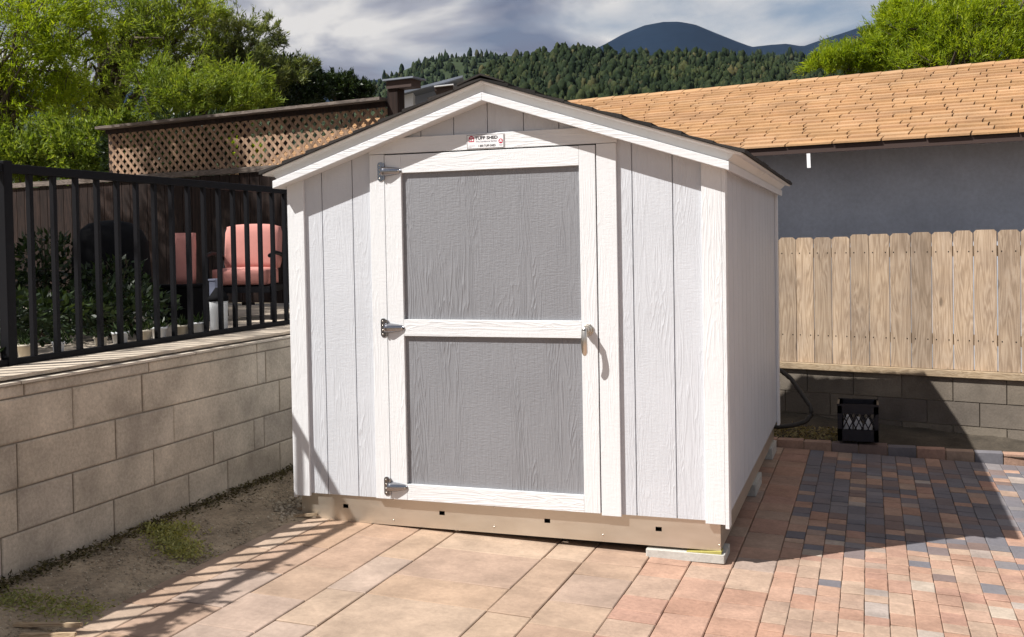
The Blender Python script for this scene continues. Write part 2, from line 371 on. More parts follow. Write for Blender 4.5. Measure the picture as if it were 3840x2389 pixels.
def pieces(name, items, parent, limit=300):
    """items: (MB, material). The ones that show largest become objects, the rest one 'stuff' mesh per material."""
    sc = []
    for k, (mb, mt) in enumerate(items):
        v = np.array(mb.v); x, y, z = project(v)
        if (z < 0.05).any(): sc.append((0, k)); continue
        x0, x1, y0, y1 = max(x.min(), 0), min(x.max(), IW), max(y.min(), 0), min(y.max(), IH)
        sc.append((max(0, x1-x0)*max(0, y1-y0), k))
    sc.sort(reverse=True); rest = {}
    for i, (s, k) in enumerate(sc):
        mb, mt = items[k]
        if i < limit and s > 0: obj(name, mb, mt, parent)
        else: rest.setdefault(mt, MB()).add(mb.v, mb.f)
    for mt, mb in rest.items():
        o = obj(name + '_rest', mb, mt, parent); o['kind'] = 'stuff'

def np_mesh(name, V, F, mat, smooth=False):
    """V (n,3) world coords; F (m,k) faces"""
    me = bpy.data.meshes.new(name); n, (mF, k) = len(V), F.shape
    me.vertices.add(n); me.vertices.foreach_set('co', V.astype(np.float32).ravel())
    me.loops.add(mF*k); me.loops.foreach_set('vertex_index', F.astype(np.int32).ravel())
    me.polygons.add(mF); me.polygons.foreach_set('loop_start', np.arange(0, mF*k, k, dtype=np.int32))
    me.polygons.foreach_set('loop_total', np.full(mF, k, np.int32))
    if smooth: me.polygons.foreach_set('use_smooth', np.ones(mF, bool))
    me.update(calc_edges=True); me.materials.append(M[mat]); return me
def np_obj(name, V, F, mat, parent=None, smooth=False):
    V = np.asarray(V, float); org = np.array([(V[:,0].min()+V[:,0].max())/2, (V[:,1].min()+V[:,1].max())/2, V[:,2].min()])
    o = bpy.data.objects.new(name, np_mesh(name, V-org, F, mat, smooth)); COL.objects.link(o); WO[o.name] = Vector(org)
    if parent: o.parent = parent; o.location = Vector(org) - worigin(parent)
    else: o.location = org
    return o
def leaves(P, D, L, Wd, rng=RNG):
    """rhombus leaves: positions, directions, lengths, widths -> V, F"""
    n = len(P); D = D/np.linalg.norm(D, axis=1, keepdims=True)
    A = np.cross(D, rng.normal(size=(n, 3))); A /= np.linalg.norm(A, axis=1, keepdims=True)
    N = np.cross(D, A)
    L = L[:, None]; Wd = Wd[:, None]
    V = np.stack([P, P + D*L*0.45 + A*Wd*0.5 + N*L*0.05, P + D*L, P + D*L*0.45 - A*Wd*0.5 + N*L*0.05], 1).reshape(-1, 3)
    return V, np.arange(4*n).reshape(n, 4)
def sheet(pts, name, mat): return obj(name, MB().add(pts, [tuple(range(len(pts)))]), mat)
def gz(x, y): return 0.01 - 0.031*x - 0.009*y          # patio plane

# ================================================================== LARGE STRUCTURE
struct(sheet([(-9000,-9000,-0.6),(9000,-9000,-0.6),(9000,9000,-0.6),(-9000,9000,-0.6)], 'ground', 'ground'))

# ---- hills
def crest_fn(pts):
    xs = np.array([p[0] for p in pts], float); ys = np.array([p[1] for p in pts], float)
    return lambda sx: np.interp(sx, xs, ys)
def dirs(sx):                                           # horizontal unit direction and elevation helper for a photo column
    u = (sx-PCX)/FPX; f = np.array([CF[0], CF[1]])/math.hypot(CF[0], CF[1]); r = np.array([CR[0], CR[1]])/math.hypot(CR[0], CR[1])
    return f[None, :] + u[:, None]*r[None, :], u
def horizon(sx):                                        # photo row of the horizon at a column
    lo = CAM + np.array([0, 0, 0.0])
    d, u = dirs(np.atleast_1d(np.asarray(sx, float))); P = np.c_[CAM[0]+d[:,0]*1e4, CAM[1]+d[:,1]*1e4, np.full(len(d), CAM[2])]
    return project(P)[1]
from math import sin
def vnoise(x, y, seed=0):
    r = np.random.default_rng(seed); t = np.zeros_like(x)
    for k in range(9):
        a, b, ph = r.normal(size=2)*(1.5**k), r.normal()*(1.5**k), r.uniform(0, 6.28)
        t += np.sin(x*a[0] + y*a[1] + ph)/(1.45**k)
    return t/3
def hill(name, mat, pts, r0, rc, r1, sx0, sx1, power, rough, nA=260, nR=60, seed=1):
    cf = crest_fn(pts); sx = np.linspace(sx0, sx1, nA); d, u = dirs(sx)
    elev = (horizon(sx) - cf(sx))/FPX
    zc = CAM[2] + elev*rc
    rr = np.r_[np.linspace(r0, rc, nR), np.linspace(rc, r1, nR//3+1)[1:]]
    V = np.zeros((len(rr), nA, 3))
    for i, q in enumerate(rr):
        t = (q-r0)/(rc-r0) if q <= rc else 1.0 - 0.9*(q-rc)/(r1-rc)
        t = max(t, 0)**power if q <= rc else max(t, 0.02)
        V[i,:,0] = CAM[0]+d[:,0]*q; V[i,:,1] = CAM[1]+d[:,1]*q
        env = min(1, max(0, (q-r0)/(rc-r0)))*(1-min(1, abs(q-rc)/(rc-r0)*4) if q <= rc else 0)
        mid = 1 - abs(2*min(1, (q-r0)/(rc-r0))-1) if q <= rc else 0
        V[i,:,2] = -0.6 + (zc+0.6)*t + rough*mid*vnoise(V[i,:,0]/rc*9, V[i,:,1]/rc*9, seed)
    F = [(i*nA+k, i*nA+k+1, (i+1)*nA+k+1, (i+1)*nA+k) for i in range(len(rr)-1) for k in range(nA-1)]
    o = np_obj(name, V.reshape(-1, 3), np.array(F), mat, smooth=True); struct(o)
    return V, rr, sx
FARP = [(-2000,300),(600,330),(1500,300),(2000,240),(2150,215),(2230,195),(2290,165),(2350,132),(2430,100),(2500,87),(2560,86),(2620,97),(2700,130),(2770,158),(2830,180),(2900,172),(2960,168),(3020,178),(3100,150),(3180,125),(3260,97),(3320,100),(3450,140),(3900,170),(6000,260)]
hill('mountain', 'mountain', FARP, 1500, 3600, 4600, -1500, 5500, 1.15, 60, 400, 50, 5)
BACKP = [(-2000,450),(900,440),(1250,398),(1390,334),(1440,306),(1500,280),(1560,254),(1620,230),(1700,220),(1780,215),(1900,213),(2000,215),(2200,223),(2600,233),(2800,214),(2900,208),(3000,216),(3150,231),(3400,246),(6000,350)]
VB, RB, SXB = hill('back_hill', 'hill', BACKP, 420, 980, 1400, -1200, 5000, 1.2, 12, 240, 50, 3)
FRONTP = [(-2000,540),(1200,540),(1500,460),(1700,352),(1790,297),(1860,262),(1950,236),(2040,210),(2100,196),(2160,191),(2210,193),(2260,208),(2350,214),(2500,214),(2650,215),(2800,228),(2900,248),(3000,262),(3150,277),(3500,292),(4200,322),(6000,440)]
VF, RF, SXF = hill('front_hill', 'hill', FRONTP, 110, 520, 760, -1200, 5000, 1.25, 6, 240, 50, 9)

def icos():
    bm = bmesh.new(); bmesh.ops.create_icosphere(bm, subdivisions=2, radius=1); V = np.array([v.co[:] for v in bm.verts]); F = np.array([[v.index for v in f.verts] for f in bm.faces]); bm.free(); return V, F
IV, IF = icos()
def forest(name, label, V, rr, nA, rmin, rmax, a0, a1, n, hmin, hmax, seed):
    r = np.random.default_rng(seed); Vs = []; Fs = []; o = 0
    ii = [i for i, q in enumerate(rr) if rmin <= q <= rmax]
    kinds = []
    for k in range(6):
        q = IV.copy()
        if k < 3: q[:, :2] *= (1.0 - 0.55*np.clip(q[:, 2:3], -0.3, 1))       # pointed
        q *= (1 + r.normal(size=(len(q), 1))*0.24)
        kinds.append(q)
    wts = np.array([rr[i] for i in ii]); wts /= wts.sum()
    for t in range(n):
        i = r.choice(ii, p=wts); k = r.integers(a0, a1)
        fi, fk = r.random(), r.random()
        i2 = min(i+1, len(rr)-1)
        p = (V[i,k]*(1-fi)+V[i2,k]*fi)*(1-fk) + (V[i,k+1]*(1-fi)+V[i2,k+1]*fi)*fk
        h = r.uniform(hmin, hmax)*(0.5+1.05*r.random()**2); w = h*r.uniform(0.17, 0.32); a = r.uniform(0, 6.28)
        q = kinds[r.integers(6)]; c, s = math.cos(a), math.sin(a)
        Q = np.c_[(q[:,0]*c-q[:,1]*s)*w, (q[:,0]*s+q[:,1]*c)*w, q[:,2]*h*0.5] + p + np.array([0, 0, h*0.33])
        Vs.append(Q); Fs.append(IF+o); o += len(Q)
    ob = np_obj(name, np.vstack(Vs), np.vstack(Fs), 'forest'); ob['kind'] = 'stuff'; tag(ob, label, 'forest')
forest('hillside_forest', 'dense dark green forest covering the nearer hillside behind the roofs', VF, RF, 240, 190, 540, 116, 198, 10500, 2.4, 4.6, 11)
forest('ridge_forest', 'bluish green trees covering the farther hill on the left of the view', VB, RB, 240, 560, 1010, 88, 190, 5200, 4.4, 8.0, 12)

# ---- patio: bedding and pavers
def gquad(x0, x1, y0, y1, dz): return [(x0,y0,gz(x0,y0)+dz),(x1,y0,gz(x1,y0)+dz),(x1,y1,gz(x1,y1)+dz),(x0,y1,gz(x0,y1)+dz)]
patio = struct(sheet(gquad(0.03, 9.0, -9.0, 3.22, -0.012), 'patio', 'sand'))
def paver(x0, x1, y0, y1, dz=0, ch=0.005, gap=0.0045, jit=0.0, gy=None):
    x0 += gap*random.uniform(.35,.8); x1 -= gap*random.uniform(.35,.8); gy = gap if gy is None else gy; y0 += gy/2; y1 -= gy/2
    j = lambda: random.uniform(-jit, jit)
    mb = MB(); tx, ty = random.uniform(-1, 1)*0.0012, random.uniform(-1, 1)*0.0012
    c0 = [(x0+j(),y0+j()),(x1+j(),y0+j()),(x1+j(),y1+j()),(x0+j(),y1+j())]
    low = [(x,y,gz(x,y)-0.04) for x, y in c0]; mid = []; top = []
    cx, cy = (x0+x1)/2, (y0+y1)/2
    for k, (x, y) in enumerate(c0):
        sx = 1 if x < cx else -1; sy = 1 if y < cy else -1
        t = dz + tx*sx + ty*sy
        mid.append((x, y, gz(x,y)+t-ch*0.8)); top.append((x+ch*sx, y+ch*sy, gz(x,y)+t))
    v = low+mid+top
    f = [(8,9,10,11)] + [(4+i,4+(i+1)%4,8+(i+1)%4,8+i) for i in range(4)] + [(i,(i+1)%4,4+(i+1)%4,4+i) for i in range(4)]
    return mb.add(v, f)
slabs = []
cols = [(0.03,0.21),(0.21,0.48),(0.48,0.767),(0.767,0.967),(0.967,1.55),(1.55,1.755),(1.755,2.05),(2.05,2.26),(2.26,2.465),(2.465,2.667)]
known = {4: [-1.55, -1.02, -0.73, -0.25, 0.25], 2: [-1.2,-0.76,-0.21,0.3], 1: [-1.4, -0.92, -0.48, 0.1], 5: [-1.62,-1.035, -0.22, 0.2], 3: [-1.45, -1.02, -0.5, 0.2]}
for ci, (a, b) in enumerate(cols):
    ys = [-4.2]; seq = known.get(ci, [])
    def fill(to):
        while ys[-1] < to-0.25: 
            st = random.choice([0.2, 0.3, 0.4, 0.5] if ci < 7 else [0.2, 0.2, 0.3, 0.12])
            if ys[-1]+st > to-0.12: break
            ys.append(ys[-1]+st)
        ys.append(to)
    if seq:
        fill(seq[0]); ys += seq[1:]
    fill(3.2)
    for y0, y1 in zip(ys[:-1], ys[1:]):
        mt = 'paver_s' if ci < 7 else ('paver_r')
        slabs.append((paver(a, b, y0, y1, random.uniform(-0.0015, 0.0015), 0.004, 0.0045, 0.0, 0.006), mt))
x = 2.667; ci = 0
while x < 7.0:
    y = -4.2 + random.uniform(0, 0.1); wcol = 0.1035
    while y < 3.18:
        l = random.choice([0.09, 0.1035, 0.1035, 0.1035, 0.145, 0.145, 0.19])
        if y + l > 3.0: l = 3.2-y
        # grey pavers, partly real, partly shade painted towards the back, with a ragged change-over
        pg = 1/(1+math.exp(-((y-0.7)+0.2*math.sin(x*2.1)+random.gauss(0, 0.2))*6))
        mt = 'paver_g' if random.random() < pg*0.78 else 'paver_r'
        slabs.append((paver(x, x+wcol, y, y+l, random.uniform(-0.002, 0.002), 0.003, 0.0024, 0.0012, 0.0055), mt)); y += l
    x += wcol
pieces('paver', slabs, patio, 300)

# ---- dirt bed along the left wall
def bed(name, mat, x0, x1, y0, y1, zf, n=60, mlen=120, amp=0.012, seed=2, parent=None):
    xs = np.linspace(x0, x1, n); ys = np.linspace(y0, y1, mlen); X, Y = np.meshgrid(xs, ys)
    r = np.random.default_rng(seed); Z = zf(X, Y) + amp*vnoise(X*9, Y*9, seed) + amp*0.6*r.normal(size=X.shape)*0.5
    V = np.c_[X.ravel(), Y.ravel(), Z.ravel()]
    F = np.array([(i*n+k, i*n+k+1, (i+1)*n+k+1, (i+1)*n+k) for i in range(mlen-1) for k in range(n-1)])
    return np_obj(name, V, F, mat, parent)
def dirt_z(X, Y):
    edge = 0.045 + 0.05*np.sin(Y*3.1+0.7) + 0.025*np.sin(Y*9+1)
    t = np.clip((edge - X)/(edge+0.52), -0.3, 1)
    return 0.004 + 0.085*np.sign(t)*np.abs(t)**0.8
dirt = struct(bed('dirt_bed', 'dirt', -0.56, 0.14, -4.0, 3.3, dirt_z, 50, 420, 0.010, 2))

# ---- terrace behind the left wall
terr = MB().box(-9.5, -0.60, -6.0, 3.95, 0.80, 0.973); terr.box(-9.5, -0.55, -6.0, 3.95, 0.9735, 0.990)
struct(obj('terrace', terr, 'slab'))
struct(obj('terrace_fill', MB().box(-9.5, -0.74, -6.0, 3.9, -0.6, 0.80), 'ground'))

# ---- left retaining wall of tan blocks
wall = thing('block_retaining_wall', 'low tan concrete block retaining wall running beside the white shed', 'wall', (-0.62, -0.5, -0.1))
obj('mortar_core', MB().box(-0.735, -0.528, -4.0, 3.4, -0.15, 0.951), 'mortar', wall)
courses = [(0.892, 0.951, [-4,-3.3,-2.4,-1.445,-0.585,0.444,1.1,1.9,2.7,3.4]),
           (0.688, 0.892, [-4,-3.2,-2.6,-1.9,-1.146,-0.643,0.44,0.538,0.95,1.45,2.0,2.6,3.4]),
           (0.480, 0.688, [-4,-3.4,-2.7,-2.1,-1.498,-0.855,-0.39,0.694,1.2,1.8,2.4,3.4]),
           (0.283, 0.480, [-4,-3.2,-2.6,-1.95,-1.505,-1.16,-0.566,-0.032,0.389,0.505,1.0,1.6,2.2,2.8,3.4]),
           (0.080, 0.283, [-4,-3.4,-2.8,-2.2,-1.6,-0.88,-0.27,0.103,0.682,1.2,1.8,2.4,3.4]),
           (-0.12, 0.080, [-4,-3,-2,-1,0,1,2,3.4])]
blk = []
for z0, z1, js in courses:
    for a, b in zip(js[:-1], js[1:]):
        g = 0.004; xo = -0.52 + random.uniform(-0.002, 0.002); c = 0.006
        y0, y1, zz0, zz1 = a+g, b-g, z0+g, z1-g
        back = [(-0.53,y0,zz0),(-0.53,y1,zz0),(-0.53,y1,zz1),(-0.53,y0,zz1)]
        mid = [(xo-c*0.6,y0,zz0),(xo-c*0.6,y1,zz0),(xo-c*0.6,y1,zz1),(xo-c*0.6,y0,zz1)]
        fr = [(xo,y0+c,zz0+c),(xo,y1-c,zz0+c),(xo,y1-c,zz1-c),(xo,y0+c,zz1-c)]
        blk.append((MB().add(back+mid+fr, [(8,9,10,11)]+[(4+i,4+(i+1)%4,8+(i+1)%4,8+i) for i in range(4)]+[(i,(i+1)%4,4+(i+1)%4,4+i) for i in range(4)]), 'block'))
pieces('block', blk, wall)
caps = []
ys = -4.0
while ys < 3.4:
    l = random.uniform(0.5, 0.75); caps.append((MB().box(-0.72, -0.507+random.uniform(-.002,.002), ys+0.002, min(ys+l, 3.4)-0.002, 0.952, 0.964), 'capstone')); ys += l
pieces('cap_stone', caps, wall)

# ================================================================== THE SHED
RX, SL = 1.22, 0.328
def Bz(dx): return 2.293 - SL*abs(dx)
shed = thing('storage_shed', 'white painted garden shed with gable roof and grey panelled door', 'shed', (1.22, 1.5, 0.0))
WT = 0.15                                                # underside of the siding
# sheathing behind the siding (front/back gables, sides) and floor
def gable_poly(y, x0, x1, z0, off): return [(x0,y,z0),(x1,y,z0),(x1,y,Bz(x1-RX)+off),(RX,y,Bz(0)+off),(x0,y,Bz(x0-RX)+off)]
obj('sheathing', MB().prism(gable_poly(0.011, 0.03, 2.41, WT+0.01, 0.05), gable_poly(0.02, 0.03, 2.41, WT+0.01, 0.05)), 'siding', shed)
obj('sheathing', MB().prism(gable_poly(3.03, 0.03, 2.41, WT+0.01, 0.05), gable_poly(3.039, 0.03, 2.41, WT+0.01, 0.05)), 'siding', shed)
obj('sheathing', MB().box(2.411, 2.420, 0.03, 3.02, WT+0.01, 1.93), 'siding', shed)
obj('sheathing', MB().box(0.020, 0.029, 0.03, 3.02, WT+0.01, 1.93), 'siding', shed)
obj('floor_deck', MB().box(0.03, 2.41, 0.03, 3.02, 0.12, WT+0.008), 'dark_joist', shed)
gx = [0.01, 0.213, 0.405, 0.61, 0.827, 1.019, 1.212, 1.413, 1.605, 1.80, 1.985, 2.19, 2.43]
for fy0, fy1 in ((0.0, 0.011), (3.039, 3.05)):
    for a, b in zip(gx[:-1], gx[1:]):
        a2, b2 = a+0.0028, b-0.0028
        tops = lambda q: Bz(q-RX)+0.03
        if a2 < RX < b2: pa = [(a2,WT),(b2,WT),(b2,tops(b2)),(RX,tops(RX)),(a2,tops(a2))]
        else: pa = [(a2,WT),(b2,WT),(b2,tops(b2)),(a2,tops(a2))]
        obj('siding_board', MB().prism([(x,fy0,z) for x, z in pa], [(x,fy1,z) for x, z in pa]), 'siding', shed)
ny = 15; gy = [0.02 + k*(3.01/ny) for k in range(ny+1)]
for sx0, sx1 in ((2.420, 2.432), (0.008, 0.020)):
    for a, b in zip(gy[:-1], gy[1:]):
        obj('siding_board', MB().box(sx0, sx1, a+0.0028, b-0.0028, WT, 1.93), 'siding', shed)
# corner boards
def cb(x0, x1, y0, y1, z0, z1): return obj('corner_board', MB().box(x0, x1, y0, y1, z0, z1), 'trim_v', shed, bevel=0.002)
cb(0.0, 0.105, -0.019, -0.0005, 0.135, 1.935); cb(2.335, 2.4325, -0.019, -0.0005, 0.138, 1.935)
cb(2.4330, 2.452, -0.019, 0.062, 0.118, 1.925); cb(2.4330, 2.452, 2.972, 3.069, 0.118, 1.925)
cb(-0.012, 0.0075, 0.002, 0.085, 0.118, 1.925); cb(-0.012, 0.0075, 2.965, 3.069, 0.118, 1.925)
# door trim: two jamb boards and a header cut to the roof slope
obj('door_jamb', MB().box(0.522, 0.6105, -0.019, -0.0005, 0.150, 2.046), 'trim_v', shed, bevel=0.002)
obj('door_jamb', MB().box(1.8055, 1.908, -0.019, -0.0005, 0.142, 2.046), 'trim_v', shed, bevel=0.002)
hz = 2.132; xl = RX-(2.293+0.02-hz)/SL; xr = RX+(2.293+0.02-hz)/SL
hp = [(0.520,2.0485),(1.912,2.0485),(1.912,Bz(1.912-RX)+0.02),(xr,hz),(xl,hz),(0.520,Bz(0.52-RX)+0.02)]
obj('door_header', MB().prism([(x,-0.0185,z) for x, z in hp], [(x,-0.0005,z) for x, z in hp]), 'trim_h', shed, bevel=0.002)
# door
door = obj('door', MB().box(0.6155, 1.8005, -0.0015, 0.0095, 0.158, 2.040), 'panel', shed)
obj('door_shadow_gap', MB().box(0.609, 1.807, -0.0012, -0.0004, 0.155, 2.047), 'black', shed)
def dbox(nm, x0, x1, z0, z1, mt, y0=-0.0225): return obj(nm, MB().box(x0, x1, y0, -0.0016, z0, z1), mt, door, bevel=0.0018)
dbox('stile', 0.6160, 0.7130, 0.152, 2.0410, 'trim_v'); dbox('stile', 1.7145, 1.8000, 0.152, 2.0410, 'trim_v')
dbox('rail', 0.7135, 1.7140, 1.940, 2.0405, 'trim_h', -0.0222); dbox('rail', 0.7135, 1.7140, 1.053, 1.143, 'trim_h', -0.0222)
dbox('rail', 0.7135, 1.7140, 0.152, 0.240, 'trim_h', -0.0222)
# two raised-grain panels
for z0, z1 in ((0.2405, 1.0525), (1.1435, 1.9395)):
    obj('panel', MB().box(0.7138, 1.7137, -0.0042, -0.0016, z0, z1), 'panel', door)
# hinges
def rr_poly(w, h, rad, n=5):
    pts = []
    for cx, cz, a0 in ((w/2-rad, h/2-rad, 0), (-w/2+rad, h/2-rad, 90), (-w/2+rad, -h/2+rad, 180), (w/2-rad, -h/2+rad, 270)):
        for k in range(n): a = R(a0 + 90*k/(n-1)); pts.append((cx+rad*math.cos(a), cz+rad*math.sin(a)))
    return pts
def dome(c, r, ax='y', seg=8):
    mb = MB(); vs = [(c[0], c[1]-r*0.75, c[2])]
    for k in range(seg): a = 2*math.pi*k/seg; vs.append((c[0]+r*0.7*math.cos(a), c[1]-r*0.5, c[2]+r*0.7*math.sin(a)))
    for k in range(seg): a = 2*math.pi*k/seg; vs.append((c[0]+r*math.cos(a), c[1], c[2]+r*math.sin(a)))
    fs = [(0, 1+(k+1) % seg, 1+k) for k in range(seg)] + [(1+k, 1+(k+1) % seg, 1+seg+(k+1) % seg, 1+seg+k) for k in range(seg)]
    return mb.add(vs, fs)
def hinge(zc, xc=0.612):
    pp = rr_poly(0.034, 0.104, 0.015)
    pl = obj('hinge', MB().prism([(xc-0.022+x, -0.023, zc+z) for x, z in pp], [(xc-0.022+x, -0.0192, zc+z) for x, z in pp]), 'chrome', shed, bevel=0.001)
    mb = MB()                                             # knuckle
    mb.tube([(xc, -0.030, zc-0.045), (xc, -0.030, zc+0.045)], 0.0075, 10); obj('knuckle', mb, 'chrome', pl, smooth=False)
    rings = []; N = 11; sg = 10
    for i in range(N):                                    # bulging teardrop strap
        t = i/(N-1); x = xc - 0.006 + 0.110*t
        hw = 0.027*(1-0.52*t**1.6) if t < 0.93 else 0.027*(1-0.52*t**1.6)*math.sqrt(max(0, 1-((t-0.93)/0.075)**2))+0.001
        dp = 0.030*(1-t)**0.8*(1 if t > 0.05 else 0.9) + 0.006
        rings.append([(x, -0.0228 - dp*max(0, math.sin(math.pi*k/sg))**0.8, zc+hw*math.cos(math.pi*k/sg)) for k in range(sg+1)])
    vs = [v for r_ in rings for v in r_]; fs = []
    for i in range(N-1):
        for k in range(sg): fs.append((i*(sg+1)+k, i*(sg+1)+k+1, (i+1)*(sg+1)+k+1, (i+1)*(sg+1)+k))
    fs += [tuple(range(sg+1)), tuple(range((N-1)*(sg+1)+sg, (N-1)*(sg+1)-1, -1))]
    obj('strap', MB().add(vs, fs), 'chrome', pl, smooth=True)
    for (a, b) in ((-0.026,0.036),(-0.026,0.012),(-0.026,-0.012),(-0.026,-0.036)): obj('screw', dome((xc+a, -0.023, zc+b), 0.0048), 'nickel', pl, smooth=True)
    obj('screw', dome((xc+0.090, -0.031, zc), 0.0055), 'nickel', pl, smooth=True)
for zc in (1.952, 1.097, 0.222): hinge(zc)
# lever handle
hm = MB(); hx, hzc = 1.752, 1.098
op = [(hx+0.030*math.cos(R(22.5+45*k)), hzc+0.032*math.sin(R(22.5+45*k))) for k in range(8)]
op2 = [(hx+(x-hx)*0.8, hzc+(z-hzc)*0.8) for x, z in op]
hm.prism([(x,-0.030,z) for x, z in op], [(x,-0.0226,z) for x, z in op]); hm.prism([(x,-0.052,z) for x, z in op2], [(x,-0.0302,z) for x, z in op2])
hm.tube([(hx,-0.052,hzc),(hx,-0.085,hzc)], [0.016, 0.017], 14)
handle = obj('handle', hm, 'nickel', door, bevel=0.0015)
lv = MB()
rg = []; N = 12
for i in range(N):
    t = i/(N-1); z = hzc+0.022 - 0.150*t; hw = 0.0135*(0.9+0.35*math.sin(math.pi*min(1, t*0.9)))*(1 if 0 < i < N-1 else 0.45)
    yb = -0.086 - 0.016*math.sin(math.pi*t)*0.8; th = 0.006
    rg.append([(hx-0.004-hw, yb, z), (hx-0.004-hw*0.7, yb-th, z), (hx-0.004+hw*0.7, yb-th, z), (hx-0.004+hw, yb, z), (hx-0.004+hw*0.7, yb+th*0.8, z), (hx-0.004-hw*0.7, yb+th*0.8, z)])
vs = [v for q in rg for v in q]; fs = [(i*6+k, i*6+(k+1) % 6, (i+1)*6+(k+1) % 6, (i+1)*6+k) for i in range(N-1) for k in range(6)] + [tuple(range(5,-1,-1)), tuple(range((N-1)*6, N*6))]
obj('handle', lv.add(vs, fs), 'nickel', door, smooth=True)
obj('keyhole', MB().tube([(hx-0.004,-0.0945,hzc+0.002),(hx-0.004,-0.0975,hzc+0.002)], 0.008, 10), 'black', door)

# roof edge: boxed barge boards and flared flashing, mitred round all four sides
OUT = [(0.0, 0.0, 1.211), (0.10, 0.0, 1.262), (0.10, 0.042, 1.262), (0.0, 0.042, 1.211)]
FLR = [(0.0, 0.043, 1.211), (0.064, 0.043, 1.250), (0.064, 0.088, 1.285), (0.103, 0.092, 1.322), (0.105, 0.103, 1.325), (0.0, 0.103, 1.211)]
def corner(k, side, end):                                # side -1/0/1 (left, ridge, right), end 0 front 1 back
    o, zo, dxe = k; dxv = dxe*side
    y = -o if end == 0 else 3.05+o*0.5
    return (RX+dxv, y, Bz(dxv)+zo)
segs = [((-1,0),(0,0)), ((0,0),(1,0)), ((1,0),(1,1)), ((1,1),(0,1)), ((0,1),(-1,1)), ((-1,1),(-1,0))]
for prof, nm, mt in ((OUT, 'barge_board', 'trim_h'), (FLR, 'roof_flashing', 'flash')):
    for a, b in segs:
        obj(nm, MB().prism([corner(k, *a) for k in prof], [corner(k, *b) for k in prof]), mt, shed, bevel=0.002 if nm == 'barge_board' else 0.003)
# joint in the long right flashing
obj('flashing_lap', MB().prism([(RX+1.2645,1.25,Bz(1.2645)+0.046),(RX+1.324,1.25,Bz(1.324)+0.093),(RX+1.328,1.25,Bz(1.325)+0.102)], [(RX+1.2645,1.262,Bz(1.2645)+0.046),(RX+1.3245,1.262,Bz(1.3245)+0.093),(RX+1.3285,1.262,Bz(1.325)+0.102)]), 'flash', shed)
# roof covering
for s in (-1, 1):
    mb = MB(); n = 9
    for k in range(n):
        d0, d1 = 1.338 - k*1.338/n, 1.338 - (k+1)*1.338/n
        y = -0.117
        while y < 3.1:
            y2 = min(y+random.choice([0.30, 0.31, 0.33]), 3.112); th = random.uniform(0.016, 0.024); ed = random.uniform(-.004, .004) if k else 0
            q0 = [(RX+s*(d0+ed), y, Bz(d0)+0.1045), (RX+s*(d0+ed), y2-0.003, Bz(d0)+0.1045), (RX+s*d1, y2-0.003, Bz(d1)+0.1045), (RX+s*d1, y, Bz(d1)+0.1045)]
            q1 = [(a, b, c+(th if i < 2 else 0.008)) for i, (a, b, c) in enumerate(q0)]
            mb.hexa(q0, q1) if s < 0 else mb.hexa(q0[::-1], q1[::-1]); y = y2
    sh = obj('roof_shingles', mb, 'asphalt', shed); sh['kind'] = 'stuff'
mb = MB(); y = -0.120
while y < 3.1:
    y2 = min(y+0.25, 3.115); h = random.uniform(0.134, 0.139)
    mb.prism([(RX-0.13,y,Bz(0.13)+h-0.012),(RX,y,Bz(0)+h-0.010),(RX+0.13,y,Bz(0.13)+h-0.012),(RX+0.13,y,Bz(0.13)+h-0.004),(RX,y,Bz(0)+h),(RX-0.13,y,Bz(0.13)+h-0.004)],
             [(RX-0.13,y2,Bz(0.13)+h-0.014),(RX,y2,Bz(0)+h-0.014),(RX+0.13,y2,Bz(0.13)+h-0.014),(RX+0.13,y2,Bz(0.13)+h-0.008),(RX,y2,Bz(0)+h-0.006),(RX-0.13,y2,Bz(0.13)+h-0.008)]); y = y2
obj('ridge_shingles', mb, 'asphalt', shed)
obj('roof_deck', MB().prism([(RX-1.20,3.08,Bz(1.20)+0.06),(RX,3.08,Bz(0)+0.06),(RX+1.20,3.08,Bz(1.20)+0.06),(RX+1.20,3.08,Bz(1.20)+0.09),(RX,3.08,Bz(0)+0.09),(RX-1.20,3.08,Bz(1.20)+0.09)],
    [(RX-1.20,-0.05,Bz(1.20)+0.06),(RX,-0.05,Bz(0)+0.06),(RX+1.20,-0.05,Bz(1.20)+0.06),(RX+1.20,-0.05,Bz(1.20)+0.09),(RX,-0.05,Bz(0)+0.09),(RX-1.20,-0.05,Bz(1.20)+0.09)]), 'dark_joist', shed)
# metal skirt with knock-out slots
def skirt_front(y, xs0, xs1, slots):
    bm = bmesh.new(); xb = sorted([xs0, xs1] + [c-0.016 for c in slots] + [c+0.016 for c in slots]); zb = [0.0, 0.074, 0.096, 0.1495]; vv = {}
    for i, x in enumerate(xb):
        for j, z in enumerate(zb): vv[i, j] = bm.verts.new((x, y, z))
    for i in range(len(xb)-1):
        for j in range(3):
            mid = (xb[i]+xb[i+1])/2
            if j == 1 and any(abs(mid-c) < 0.012 for c in slots): continue
            bm.faces.new((vv[i,j], vv[i+1,j], vv[i+1,j+1], vv[i,j+1]))
    ext = [vv[i,0] for i in range(len(xb))]
    low = [bm.verts.new((v.co.x, y+0.04, 0.0)) for v in ext]
    for i in range(len(xb)-1): bm.faces.new((ext[i], low[i], low[i+1], ext[i+1]))
    bmesh.ops.recalc_face_normals(bm, faces=bm.faces); bmesh.ops.solidify(bm, geom=list(bm.faces), thickness=0.0018)
    me = MB(); bm.verts.index_update(); me.add([v.co[:] for v in bm.verts], [[v.index for v in f.verts] for f in bm.faces]); bm.free(); return me
sk = obj('skirt', skirt_front(0.014, 0.033, 2.404, [0.314, 0.902, 1.502, 2.093]), 'skirt', shed)
